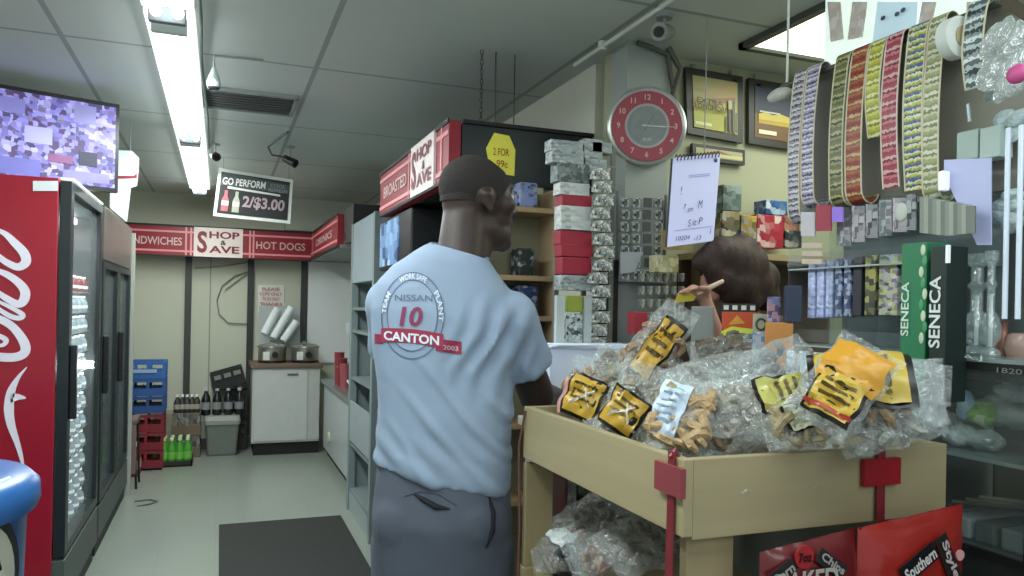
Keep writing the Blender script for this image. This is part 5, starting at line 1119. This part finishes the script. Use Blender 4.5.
for i in range(3):
    v = 243+i*8; card(803, 823, v, v+5, 1.452, M('#c9b8a8', .5), ['uppermost thin cream strip at the rack left end', 'middle thin cream strip at the rack left end', 'lowest thin cream strip at the rack left end'][i], name='cream_strip')
WB = multi(['#a8b4e8', '#c8d0f4', '#8694cc', '#e0e6fa', '#b4c0ec'], 45, (1, 1, 2), kind='noise'); DB = multi(['#2a3450', '#586890', '#1e2438', '#a8b4d0'], 60, kind='noise')
for i, (u0, u1, mt, l) in enumerate(((807, 815, WB, 'leftmost pale blue pack on the rack lower shelf'), (816, 824, WB, 'second pale blue pack on the rack lower shelf'), (825, 833, WB, 'third pale blue pack on the rack lower shelf'), (834, 842, DB, 'first dark blue speckled pack on the rack lower shelf'), (843, 851, DB, 'second dark blue speckled pack on the rack lower shelf'), (852, 862, M('#2c3038', .5), 'plain dark pack on the rack lower shelf'), (864, 876, multi(['#4a5244', '#2a302c', '#a8a45c'], 40, kind='noise'), 'dark olive pack with yellow spots on the rack lower shelf'), (878, 898, multi(['#e0e0d8', '#2c2e30', '#8c9098', '#c8ca6c', '#b8b0c0'], 50, (1, 1, 1.6), kind='noise'), 'black and white mixed stack left of the green box'))):
    boxx(u0, u1, 262-i*1.2, 318-i*.4, 1.475, .05, mt, l)
# SENECA boxes
def lettered(u0, u1, v0, v1, X, mat, s, tcol, label, uc, v_a, v_b, lh, z0=1.28):
    a_, b__ = onX(u0, v1, X), onX(u1, v0, X); zt = onX((u0+u1)/2, v0, X).z
    t = thing('tall_carton', (X+.03, (a_.y+b__.y)/2, z0), label, 'box')
    MB().box(X, X+.06, b__.y, a_.y, z0, zt, .002).build('carton', mat, t)
    pa, pb = onX(uc, v_a, X), onX(uc, v_b, X)
    text('lettering', s, M(tcol, .5), t, (X, pa.y, (pa.z+pb.z)/2), (0, 0, 1), (0, 1, 0), abs(pa.z-pb.z), lh, bold=.02)
    return t
lettered(900, 927, 243, 345, 1.365, M('#2c7a52', .45, var=.06), 'SENECA', '#cfe4d4', 'tall green carton with pale vertical lettering right of the acrylic rack', 906, 282, 336, .02)
lettered(929, 947, 246, 350, 1.355, M('#1c2a26', .45), 'SENECA', '#dce4e0', 'tall black carton with white vertical lettering beside the green one', 936, 276, 348, .026)
o = [x for x in bpy.data.objects if x.name == 'tall_carton'][0]
for k in range(9):
    p = onX(923+2*math.sin(k*2.1), 250+k*11, 1.364); MB().ball(p, (.002, .006, .012), 8).build('leaf_print', M('#4c9a6c' if k % 2 else '#c8d8b8', .5), o)
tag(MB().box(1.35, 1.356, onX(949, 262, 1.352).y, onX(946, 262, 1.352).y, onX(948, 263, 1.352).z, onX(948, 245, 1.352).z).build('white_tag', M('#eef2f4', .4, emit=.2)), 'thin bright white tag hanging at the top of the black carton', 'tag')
for i, (u0, u1, v0, v1, c, l) in enumerate(((950, 962, 256, 340, '#39403c', 'dark grey tall pack right of the black lettered carton'), (963, 972, 262, 338, '#2c3432', 'dark narrow pack left of the glass water pipe'))): boxx(u0, u1, v0, v1, 1.62, .05, M(c, .5), l)
# ================================================================== GLASS CASE near right
t = thing('glass_display_case', (1.62, .9, 0), 'black framed glass display case at the right edge with goods inside', 'display case')
fr = M('#121416', .4); y0, y1, x0, x1 = .2, 1.245, 1.42, 1.7
for (x, y) in ((x0, y0), (x0, .975), (x0, y1), (x1, y0), (x1, y1)): MB().box(x-.007, x+.007, y-.007, y+.007, 0, 1.365 if y != .975 else 1.43).build('post', fr, t)
b = MB(); 
for z in (1.355, .985): b.box(x0-.006, x0+.006, y0, y1, z-.008, z+.008); b.box(x1-.006, x1+.006, y0, y1, z-.008, z+.008); b.box(x0, x1, y1-.006, y1+.006, z-.008, z+.008); b.box(x0, x1, y0-.006, y0+.006, z-.008, z+.008)
b.build('frame_rails', fr, t)
MB().box(x0, x1+.0, y0, y1, 1.363, 1.371).build('glass_top', M('#7f908e', .15, trans=0, var=.1), t)
MB().box(x0-.001, x0+.001, y0, y1, .985, 1.355).build('glass_front', GM, t)
MB().box(x0, x1, y0, y1, 1.165, 1.173).build('upper_shelf', M('#6c7876', .2), t)
MB().box(x0, x1, y0, y1, .985, .995).build('lower_shelf', M('#454c4c', .4), t)
MB().box(x0, x1, y0, y1, .02, .975).build('base_cabinet', M('#23282a', .5), t)
MB().box(x1-.01, x1, y0, y1, .9, 1.355).build('back_panel', M('#3a4442', .5, var=.2), t)
# upper shelf goods
def blobbag(u, v, X, r, mat, label, name='clear_bag', group=None):
    p = onX(u, v, X); o = MB(); o.ball((0, 0, 0), r, 16)
    for q in o.b.verts: q.co += q.co.normalized()*.012*noise.noise(q.co*40+V((u, v, 0)))
    o = o.build(name, mat, None, True, local=True); o.location = p; o.rotation_euler = (0, 0, random.uniform(-.3, .3)); return tag(o, label, 'bag', group)
GB = film('#c9d4d0', .4, 1, 40)
blobbag(979, 412, 1.52, (.03, .045, .03), multi(['#7fb04c', '#a8cc6c', '#5c8c3c', '#d8e4b4'], 30, kind='noise'), 'bright green labelled packet on the upper shelf of the glass case', 'green_packet')
blobbag(966, 405, 1.5, (.02, .02, .03), M('#a8c8d8', .2), 'pale blue packet left of the green packet in the glass case', 'blue_packet')
blobbag(1005, 412, 1.56, (.04, .07, .035), M('#a2a49c', .4, bump=.3), 'grey beige bag on the upper shelf of the glass case', 'beige_bag')
for i, (u, v) in enumerate(((960, 435), (985, 440), (1012, 392), (950, 420))): blobbag(u, v, 1.47+.02*i, (.03, .04, .02), GB, 'clear plastic bag lying on the glass case shelf', group='clear bags on the glass case shelf')
for i, (u0, u1, v0, v1) in enumerate(((945, 995, 366, 376), (945, 993, 382, 392), (1002, 1040, 370, 386))): boxx(u0, u1, v0, v1, 1.6, .04, M(['#6a746f', '#59625f', '#1c2022'][i], .5), ['upper flat grey pack high inside the glass case', 'lower flat grey pack high inside the glass case', 'flat black pack high inside the glass case at the right edge'][i])
o = bpy.data.objects[-1] if False else None
# lower shelf: long grey slats (knives / cartons)
for i in range(7):
    y = 1.19-.055*i; b = MB().box(1.44, 1.66, y-.022, y+.022, .997, 1.04, .006, Matrix.Rotation(.0, 3, 'Y')); o = b.build('flat_carton', M(['#7c8484', '#a0a8a6', '#5c6466'][i % 3], .4)); tag(o, 'long grey carton in the slanted row on the lower shelf of the glass case', 'carton', 'long grey cartons in the glass case')
for i in range(3): tag(MB().cyl((1.50, 1.2-.03*i, 1.05+.012*i), (1.66, 1.05-.05*i, 1.05+.012*i), .004).build('slim_tube', M('#8a8270', .5)), 'slim brownish tube lying above the grey cartons', 'tube', 'slim brownish tubes in the glass case')
# on top: water pipes, copper bottle, jar
def wpipe(u, v, X, s, label, mat):
    p = onX(u, v, X); z0 = 1.371; t = thing('glass_water_pipe', (p.x, p.y, z0), label, 'glassware')
    MB().lathe((p.x, p.y, z0), [(.03*s, 0), (.034*s, .004), (.03*s, .012), (.012*s, .02), (.03*s, .035), (.036*s, .055), (.026*s, .08), (.012*s, .095), (.012*s, .14), (.02*s, .15), (.012*s, .16), (.012*s, .19)], 20).build('body', mat, t, True)
    MB().cyl((p.x, p.y, z0+.02), (p.x, p.y, z0+.13), .004).build('stem', M('#e4ecec', .3, emit=.1), t)
    MB().lathe((p.x, p.y, z0+.19), [(.012*s, 0), (.022*s, .012), (.022*s, .03)], 18).build('bowl', mat, t, True)
    return t
GP = film('#c8dcdc', .3, .3, 30)
wpipe(976, 345, 1.55, 1.0, 'tall clear glass water pipe on the case top', GP); wpipe(990, 348, 1.5, .6, 'smaller clear glass water pipe right of the tall one', GP)
p = onX(1003, 340, 1.55); tag(MB().lathe((p.x, p.y, 1.371), [(.014, 0), (.016, .03), (.009, .05), (.009, .07), (.014, .075)], 16).build('copper_bottle', M('#9c6c5c', .3, .4), smooth=True), 'small copper coloured bottle on the case top near the right edge', 'bottle')
p = onX(1018, 342, 1.55); tag(MB().lathe((p.x, p.y, 1.371), [(.02, 0), (.026, .02), (.02, .045), (.012, .05)], 16).build('glass_jar', M('#a88c80', .2), smooth=True), 'round pinkish glass jar at the right edge of the case top', 'jar')
tag(MB().box(1.62, 1.7, .75, 1.1, 1.371, 1.45, .004).build('dark_carton', M('#4a5450', .5, var=.2)), 'dark grey carton behind the glass water pipes', 'box')
for k, s in enumerate(('J', '1', 'a', 'd')):
    pass
text('lettering', '1.3 A.J', M('#c8d4d0', .5), bpy.data.objects['glass_display_case'], onX(960, 357, x0-.008), (0, -1, 0), (0, 0, 1), .1, .012)
text('lettering', '1820', M('#7a8480', .5), bpy.data.objects['glass_display_case'], onX(1010, 371, x0-.008), (0, -1, 0), (0, 0, 1), .05, .01)
# ================================================================== WOODEN BIN
WX0, WX1, WY0, WY1, ZT = .738, 1.35, 1.095, 1.82, 1.2
PINE = wood('#a89b78', 1); PINE2 = wood('#a39674', 0); PINEV = wood('#998a68', 2)
bn_ = thing('wooden_display_bin', ((WX0+WX1)/2, (WY0+WY1)/2, 0), 'pale pine display bin heaped with bags of snacks in the right foreground', 'display bin')
MB().box(WX0, WX0+.02, WY0, WY1, 1.068, ZT, .002).build('side_board', PINE, bn_)
MB().box(WX1-.02, WX1, WY0+.02, WY1, 1.055, ZT, .002).build('side_board', PINE, bn_)
MB().box(WX0+.02, WX1, WY0, WY0+.02, 1.062, ZT, .002).build('end_board', PINE2, bn_)
MB().box(WX0+.02, WX1-.02, WY1-.02, WY1, 1.055, ZT, .002).build('end_board', PINE2, bn_)
MB().box(WX0+.02, WX1-.02, WY0+.02, WY1-.02, 1.10, 1.115).build('bin_floor', PINE2, bn_)
for (x, y, w) in ((WX0+.022, WY0+.022, .10), (WX0+.0, WY1-.02, .078), (WX1-.09, WY0+.022, .08), (WX1-.08, WY1-.02, .078)):
    MB().box(x+.001, x+w, y-(.0), y+.02, .0, 1.055 if y > 1.5 else 1.10, .002).build('post', PINEV, bn_)
MB().box(WX0-.005, WX0+.09, WY1-.03, WY1+.01, .0, .79, .002).build('post_foot', PINEV, bn_)
MB().box(WX0+.02, WX1-.02, WY0+.05, WY1-.03, .74, .76).build('lower_shelf', PINE2, bn_)
MB().box(WX0+.03, WX0+.045, WY0+.05, WY1-.03, .76, .79).build('shelf_lip', PINE, bn_)
for s, (p0, wv, uv, nv) in enumerate(((V((WX0, WY0+.03, 1.165)), V((0, 1, 0)), V((0, 0, 1)), V((-1, 0, 0))), (V((1.17, WY0, 1.16)), V((1, 0, 0)), V((0, 0, 1)), V((0, -1, 0))))):
    t = thing('clip_strip', p0-V((0, 0, .06)), ['red square tag with a red strap hanging on the long side of the bin', 'red square tag with a red strap hanging on the end of the bin'][s], 'tag')
    w2 = .042 if s == 0 else .045
    MB().poly([p0+nv*.003-wv*w2-uv*.028, p0+nv*.003+wv*w2-uv*.028, p0+nv*.003+wv*w2+uv*.022, p0+nv*.003-wv*w2+uv*.022], nv, .010).build('square_tag', M('#951722' if s else '#8c4045', .4), t)
    L_ = .28 if s == 0 else .09
    MB().strip([p0+nv*.006+uv*.045, p0+nv*.006-uv*.03, p0+nv*.007-uv*(.03+L_/2), p0+nv*.006-uv*(.03+L_)], wv*.02, .003).build('strap', M('#7a2830', .4), t)
    MB().tube([p0+nv*.0-nv*.012+uv*.03, p0+nv*.0+uv*.047, p0+nv*.008+uv*.035], .004).build('hook', M('#8c2c34', .4), t, True)
# thin cord on left post + lower tag
tag(MB().tube([(WX0-.004, WY1-.02, 1.19), (WX0-.012, WY1-.0, 1.1), (WX0-.01, WY1-.01, .9), (WX0-.01, WY1, .6)], .003, 6).build('thin_cord', M('#6c4840', .5), smooth=True), 'thin reddish cord hanging down the far left post of the bin', 'cord')
# ================================================================== BAGS
FILM = film('#fbffff', .12, 1.0, 30, fac=.34); 
def frame_(n, upv): n = V(n).normalized(); x = V(upv).cross(n).normalized(); y = n.cross(x); return Matrix((x, y, n)).transposed()
NUT = [M(c, .6, var=.35, scale=90, bump=.5) for c in ('#a98c68', '#8f7354', '#c0a684')]
def bag(c, s, n, upv, label, lab=None, fill='#a98c68', nl=34, seed=0, group=None, film_=None, name='snack_bag', lumps=(.011, .018), full=.8):
    """pillow bag centred at c: s=(width, length, thickness); n faces out, upv along length"""
    rnd = random.Random(seed); R = frame_(n, upv); c = V(c); w, l, th = s
    t = thing(name, c, label, 'bag', group, R.to_euler())
    NX, NY = 22, 26
    def surf(a, e, sd):       # a,e in -1..1
        ed = max(0, 1-abs(a)**2.6)**.55*max(0, 1-abs(e)**3)**.6
        z = sd*th/2*ed; k = noise.noise(V((a*2.6+seed*3.1, e*3.2, sd*2.0)))
        k2 = abs(noise.noise(V((a*5+seed, e*6, sd*5.0+seed))))
        z += sd*(k*.012+ -k2*.014)*(ed+.25); pin = 1-.05*math.cos(e*9+seed)
        return V((a*w/2*pin*(1-.06*abs(e)), e*l/2, z))
    b = MB(); gs = []
    for sd in (1, -1): gs.append([[b.b.verts.new(surf(-1+2*i/NX, -1+2*j/NY, sd)) for i in range(NX+1)] for j in range(NY+1)])
    for g in gs:
        for j in range(NY):
            for i in range(NX): b.b.faces.new((g[j][i], g[j][i+1], g[j+1][i+1], g[j+1][i]))
    # crimped end flaps
    for e in (-1, 1):
        row = [surf(-1+2*i/NX, e, 1) for i in range(NX+1)]; r2 = [p+V((0, e*.012, .003*math.sin(i*2.2))) for i, p in enumerate(row)]
        A = [b.b.verts.new(p) for p in row]; B = [b.b.verts.new(p) for p in r2]
        for i in range(NX): b.b.faces.new((A[i], A[i+1], B[i+1], B[i]))
    b.build('film', film_ or FILM, t, True, local=True)
    if fill:
        m_ = M(fill, .6, var=.4, scale=90, bump=.5); b = MB()
        for k in range(int(nl*1.9)):
            a = rnd.uniform(-.82, .82); e = rnd.uniform(-.85, .85-.5*(1-full)*2); ed = max(0, 1-abs(a)**2.6)**.55*max(0, 1-abs(e)**3)**.6
            r = rnd.uniform(*lumps); z = rnd.uniform(-1, 1)*max(0, th/2*ed*.8-r-.007)
            p = V((a*w/2*.92, e*l/2*.92, z)); kq = rnd.random()
            rot = Euler((rnd.uniform(0, 3), rnd.uniform(0, 3), rnd.uniform(0, 3))).to_matrix()
            if kq < .55:
                pts = [p+rot@V((r*1.2*math.cos(q), r*1.2*math.sin(q), r*.15*q)) for q in [x*.75 for x in range(6)]]; b.tube(pts, [r*.35, r*.5, r*.55, r*.55, r*.5, r*.3], 6)
            else: b.ball(p, (r, r*.75, r*.6), 8, rot)
        q = b.build('contents', m_, t, True, local=True); q['kind'] = 'stuff'
    if lab:
        for (a0, a1, e0, e1, col, rot_, parts) in lab:
            ca, sa = math.cos(rot_), math.sin(rot_); mw, ml = (a1-a0)/2, (e1-e0)/2; cx, cyy = (a0+a1)/2, (e0+e1)/2
            def L2(x, y, off):   # x,y in -1..1 on the label
                dx, dy = x*mw*w/2, y*ml*l/2; X_, Y_ = dx*ca-dy*sa+cx*w/2, dx*sa+dy*ca+cyy*l/2
                a = max(-.98, min(.98, X_/(w/2))); e = max(-.98, min(.98, Y_/(l/2))); p = surf(a, e, 1); p.z += off; return p
            def pat(nm, f, mat, off, nu=10, nv=10, par=t):
                b = MB(); g = [[b.b.verts.new(L2(*f(i/nu, j/nv), off)) for i in range(nu+1)] for j in range(nv+1)]
                for j in range(nv):
                    for i in range(nu): b.b.faces.new((g[j][i], g[j][i+1], g[j+1][i+1], g[j+1][i]))
                return b.build(nm, mat, par, True, local=True)
            lb = pat('label', lambda a, e: (2*a-1, 2*e-1), M('#17150f' if 'k' in parts else col, .35), .005)
            if 'k' in parts: pat('label_field', lambda a, e: ((2*a-1)*.88, (2*e-1)*.86), M(col, .3, var=.15, scale=20), .0085, par=lb)
            if 'l' in parts:    # dark lettering rows
                for k in range(3): pat('label_line', (lambda k: lambda a, e: ((2*a-1)*.62, .42-.32*k+.13*e))(k), M('#5c4a1c', .4), .011, 8, 2, par=lb)
            if 'd' in parts:    # white diagonal mark
                pat('label_mark', lambda a, e: (-.5+1.0*a, -.6+.9*a+.16*e), M('#e6e0cc', .4), .0115, 8, 2, par=lb); pat('label_mark', lambda a, e: (.0+.55*a, .3-.8*a+.16*e), M('#e6e0cc', .4), .012, 8, 2, par=lb)
            if 't' in parts:
                for k in range(6): pat('label_line', (lambda k: lambda a, e: (-.7+(1.2+.2*math.sin(k*3))*a, .7-.24*k+.07*e))(k), M('#8fa0b4' if k else '#7cae74', .4), .008, 6, 1, par=lb)
            if 'r' in parts: pat('label_stripe', lambda a, e: (2*a-1, -.75+.18*e), M('#b0402c', .4), .011, 8, 2, par=lb)
            if 's' in parts: pat('star_mark', lambda a, e: (.0+.45*a, .1+.5*e), M('#a82c3c', .4), .008, 4, 4, par=lb)
    return t
YEL = '#c9a23c'
cdir = lambda p: (V((0, 0, H))-V(p)).normalized()
def at(u, v, X): return onX(u, v, X)
p = at(588, 394, .86); bag(p, (.135, .165, .075), cdir(p)*.8+V((-.3, 0, .3)), V((.25, 0, 1)), 'snack bag at the far left end of the bin with a yellow label', [(-.7, .75, -.85, .45, YEL, -.15, 'kld'), (-.98, -.74, -.8, .3, '#d8a4a0', -.1, '')], seed=1)
p = at(633, 403, .84); bag(p, (.12, .17, .07), cdir(p)*.8+V((-.25, 0, .35)), V((.45, 0, 1)), 'snack bag second from the left, square yellow black label low on its front', [(-.8, .75, -.9, .15, '#c09a34', -.2, 'kld')], seed=2, fill='#9c9484')
p = at(683, 415, .82); bag(p, (.115, .13, .06), cdir(p)*.8+V((-.1, 0, .3)), V((.25, 0, 1)), 'bag of pale curls with a white information label beside the yellow labelled bags', [(-1.0, .08, -.85, .85, '#c3d4e4', -.12, 't')], seed=3, fill='#b89c74', nl=44, lumps=(.013, .02))
p = at(655, 345, .98); bag(p, (.105, .22, .07), cdir(p)*.8+V((-.1, 0, .35)), V((.95, .3, .62)), 'snack bag lying highest on the left of the heap, long yellow label along its top', [(-.25, .9, -.9, .65, '#c39a38', .0, 'kl')], seed=4, fill='#a08468', nl=44)
p = at(612, 372, 1.0); bag(p, (.12, .15, .06), cdir(p)*.8+V((-.1, 0, .5)), V((.3, .2, 1)), 'half hidden crinkled bag between the left bags and the white carton', [(-.2, .5, -.5, .1, '#8c8a4c', .2, 'k')], seed=5, fill='#8c8478')
p = at(655, 383, .98); bag(p, (.14, .16, .06), cdir(p)*.7+V((-.1, 0, .6)), V((1, .1, .3)), 'silvery clear bag lying behind the white labelled bag', None, seed=6, fill='#9a9488', nl=20)
p = at(722, 350, 1.22); bag(p, (.09, .15, .05), cdir(p)*.7+V((0, 0, .6)), V((1, -.3, 0)), 'brown filled bag lying in front of the landscape picture box', None, seed=7, fill='#6f6454', nl=50)
p = at(722, 385, 1.0); bag(p, (.16, .22, .08), cdir(p)*.7+V((0, 0, .6)), V((1, -.3, .1)), 'large loose clear bag in the middle of the heap', None, seed=8, fill='#8d8c84', nl=16)
p = at(716, 418, .9); bag(p, (.10, .15, .06), cdir(p)*.7+V((0, 0, .5)), V((.6, 0, .8)), 'clear bag of brown pieces right of the white labelled bag', None, seed=9, fill='#8a7862', nl=44)
p = at(768, 405, .96); bag(p, (.14, .22, .07), cdir(p)*.7+V((0, 0, .6)), V((1, -.25, -.25)), 'clear bag with yellow green label edge in the front middle of the heap', [(-.6, .5, -.2, .7, '#b4b060', .15, 'kl')], seed=10, fill='#a09684', nl=24)
p = at(768, 372, 1.08); bag(p, (.13, .2, .07), cdir(p)*.7+V((0, 0, .6)), V((.8, -.3, .5)), 'crinkly clear bag behind the front middle bag', None, seed=11, fill='#8c9090', nl=10)
p = at(862, 388, 1.09); bag(p, (.15, .24, .08), cdir(p)*.7+V((0, 0, .5)), V((1, -.45, -.30)), 'big clear bag on the right with yellow black bordered label beneath the orange one', [(-.9, .85, -.75, .7, '#c4a83c', .1, 'kl')], seed=12, fill='#9c8468', nl=46)
p = at(843, 384, 1.0); bag(p, (.12, .155, .05), cdir(p)*.8+V((-.05, 0, .4)), V((.55, -.2, .8)), 'bag with the brightest orange yellow label on top of the heap', [(-.85, .9, -.1, .95, '#cf9630', .1, ''), (-.6, .9, -.95, .12, '#c9a840', .1, 'klr')], seed=13, fill=None)
p = at(808, 418, .98); bag(p, (.10, .14, .045), cdir(p)*.8+V((0, 0, .4)), V((.9, -.3, .1)), 'bag with pale label low in the heap below the orange label', [(-.5, .6, -.6, .5, '#b4b49c', .1, 'k')], seed=14, fill='#a09070')
p = at(885, 425, 1.1); bag(p, (.10, .15, .06), cdir(p)*.7+V((0, 0, .5)), V((1, -.3, .1)), 'crumpled clear bag at the right end of the bin', None, seed=15, fill='#9a9a92', nl=14)
p = at(900, 410, 1.22); bag(p, (.10, .13, .05), cdir(p)*.7+V((0, 0, .6)), V((1, -.2, -.3)), 'crumpled grey clear bag hanging over the right rim of the bin', None, seed=16, fill='#8c9494', nl=10)
p = at(893, 380, 1.2); bag(p, (.10, .17, .04), cdir(p)*.7+V((0, 0, .5)), V((1, -.6, -.35)), 'long empty clear bag end sticking out right of the orange label', None, seed=17, fill=None)
for i in range(6):
    c = V((.84+.16*(i % 3), 1.22+.28*(i//3), 1.16)); bag(c, (.14, .22, .08), V((.1*(i-2), -.2, 1)), V((.3, 1, 0)), 'clear snack bag at the bottom of the bin under the heap', None, seed=30+i, fill='#9a8468', nl=20, group='snack bags at the bottom of the bin')
# lower shelf bags
for i, (u, v, l) in enumerate(((574, 548, 'grey bag with white label and red star on the lower shelf'), (610, 548, 'clear bag of pinkish pieces on the lower shelf'), (648, 540, 'crinkled clear bag near the red strap on the lower shelf'), (592, 520, 'flat grey film bag at the back of the lower shelf'))):
    p = onX(u, v, .86+.02*i); p.z = max(p.z, .81); bag(p, (.15, .2, .07), cdir(p)*.5+V((0, 0, .7)), V((1, .2*i-.3, .1)), l, [(-.75, .15, -.6, .3, '#d8dcdc', .5, 's')] if i == 0 else None, seed=40+i, fill='#8c847a' if i != 1 else '#a08474', nl=22)
t = packet((.83, 1.74, .76), (.06, .04, .085), M('#2c3038', .5), 'black pack at the left end of the lower shelf', None)
for i, (u0, u1, c, l) in enumerate(((546, 566, '#8c5656', 'dull red carton standing at the back of the lower shelf'), (569, 577, '#a8a8a4', 'narrow pale carton right of the dull red one'), (579, 590, '#1f2122', 'narrow black carton at the back of the lower shelf'), (592, 606, '#8a7468', 'brown carton at the back of the lower shelf'))):
    Yk = 1.95; a_, b__ = onY(u0, 480, Yk), onY(u1, 480, Yk); tag(MB().box(a_.x, b__.x, Yk, Yk+.06, .70, 1.0, .003).build('tall_pack', multi([c, c, '#6c6c68', c], 20, kind='noise')), l, 'box')
tag(MB().box(.95, 1.34, 1.9, 2.06, .66, .70).build('back_shelf', M('#7a7e7a', .5)), 'grey shelf board behind the bin carrying narrow cartons', 'shelf')
# ================================================================== RED BAGS hanging on bin end
def redbag(u0, u1, v0, zl, col, label, lets, circ=None, Y=1.07, dark=1):
    a_, b__ = onY(u0, v0, Y), onY(u1, v0-(u1-u0)*.1, Y); w = b__.x-a_.x; h = .26; cx = (a_.x+b__.x)/2; zt = (a_.z+b__.z)/2
    t = thing('red_snack_bag', (cx, Y, zt-h), label, 'bag'); NX, NY = 20, 26
    def sf(a, e, sd): 
        ed = max(0, 1-abs(a)**3)**.6*max(0, 1-abs(e)**4)**.7; return V((cx+a*w/2, Y-.02+sd*(-.026*ed)+.004*noise.noise(V((a*4+u0, e*5, sd))), zt-h/2+e*h/2+.012*a))
    b = MB()
    for sd in (1, -1):
        g = [[b.b.verts.new(sf(-1+2*i/NX, -1+2*j/NY, sd)) for i in range(NX+1)] for j in range(NY+1)]
        for j in range(NY):
            for i in range(NX): b.b.faces.new((g[j][i], g[j][i+1], g[j+1][i+1], g[j+1][i]))
    b.build('film', M(col, .28, var=.15, scale=10, coat=.4), t, True)
    for (s, x, y, ww, hh, c2, rot) in lets:
        p = sf(x, y, 1)+V((0, -.004, 0)); r = V((math.cos(rot), 0, math.sin(rot))); up_ = V((-math.sin(rot), 0, math.cos(rot)))
        if s == '#': MB().poly([p-r*ww/2-up_*hh/2, p+r*ww/2-up_*hh/2, p+r*ww/2+up_*hh/2, p-r*ww/2+up_*hh/2], (0, -1, 0), .002).build('print_block', M(c2, .4), t)
        elif s == 'o': MB().lathe(p, [(ww/2, 0), (ww/2, .003)], 20, Matrix(((1, 0, 0), (0, 0, -1), (0, 1, 0)))).build('print_circle', M(c2, .4), t)
        else: text('lettering', s, M(c2, .4), t, p+V((0, -.003, 0)), r, up_, ww, hh, bold=.03)
    return t
redbag(752, 848, 541, 0, '#661a1e', 'dark red snack bag with red price circle hanging on the bin end', [('o', -.28, .86, .040, .040, '#a82a2e', 0), ('7oz', -.28, .86, .028, .017, '#2a1014', 0), ('#', -.72, .72, .06, .026, '#2c2a2a', .5), ('#', .22, .70, .07, .026, '#2c2a2a', -.6), ('Corn', -.72, .72, .05, .018, '#a8a4a0', .5), ('Chips', .22, .70, .06, .018, '#a8a4a0', -.6), ('BAKED', -.28, .58, .13, .035, '#b0aca8', 0)])
redbag(849, 953, 518, 0, '#9c2620', 'bright red orange snack bag with black band lettering, hanging right of the dark red one', [('#', -.12, .42, .09, .036, '#16161a', .5), ('Southern', -.12, .42, .08, .024, '#d8d4d0', .5), ('#', .45, .36, .1, .03, '#2a2224', -1.1), ('Style', .45, .36, .08, .02, '#c8b8b4', -1.1), ('o', .72, .36, .02, .02, '#d8a4a0', 0)], Y=1.06)
# ================================================================== LIGHTS
def area(loc, sx, sy, power, rot=(0, 0, 0), col=(1, 1, 1)):
    l = bpy.data.lights.new('lamp', 'AREA'); l.shape = 'RECTANGLE'; l.size = sx; l.size_y = sy; l.energy = power; l.color = col
    o = bpy.data.objects.new('area_light', l); COL.objects.link(o); o.location = loc; o.rotation_euler = rot; return o
cool = (.90, 1.0, 1.0)
area((-.19, 1.7, 2.40), .3, 2.3, 26, col=cool); area((-.19, 4.0, 2.40), .3, 2.0, 34, col=cool); area((-.19, 6.3, 2.40), .3, 2.2, 30, col=(.97, 1, .93))
area((2.4, 1.9, 2.45), .8, 1.2, 12, col=(.97, 1, .92))
area((.4, -.9, 2.3), 2.5, .8, 17, (math.radians(50), 0, 0), cool)
area((1.0, .4, 2.45), 1.2, .5, 10, col=cool)
area((CX-.2, 4.3, 1.85), .15, .7, 5, (0, 0, 0)); area((CX-.03-.03, 4.72, 1.1), 1.4, .04, 5, (-PI/2, 0, PI/2) if False else (math.radians(-90), 0, 0))  # added lights inside the first cooler to bring out its bottles
w = bpy.data.worlds.new('world'); S.world = w; w.use_nodes = True; w.node_tree.nodes['Background'].inputs[0].default_value = (.62, .70, .74, 1); w.node_tree.nodes['Background'].inputs[1].default_value = .7
S.view_settings.view_transform = 'Standard'; S.view_settings.look = 'None'; S.view_settings.exposure = 0
S.cycles.use_denoising = True; S.cycles.max_bounces = 8; S.cycles.transparent_max_bounces = 24
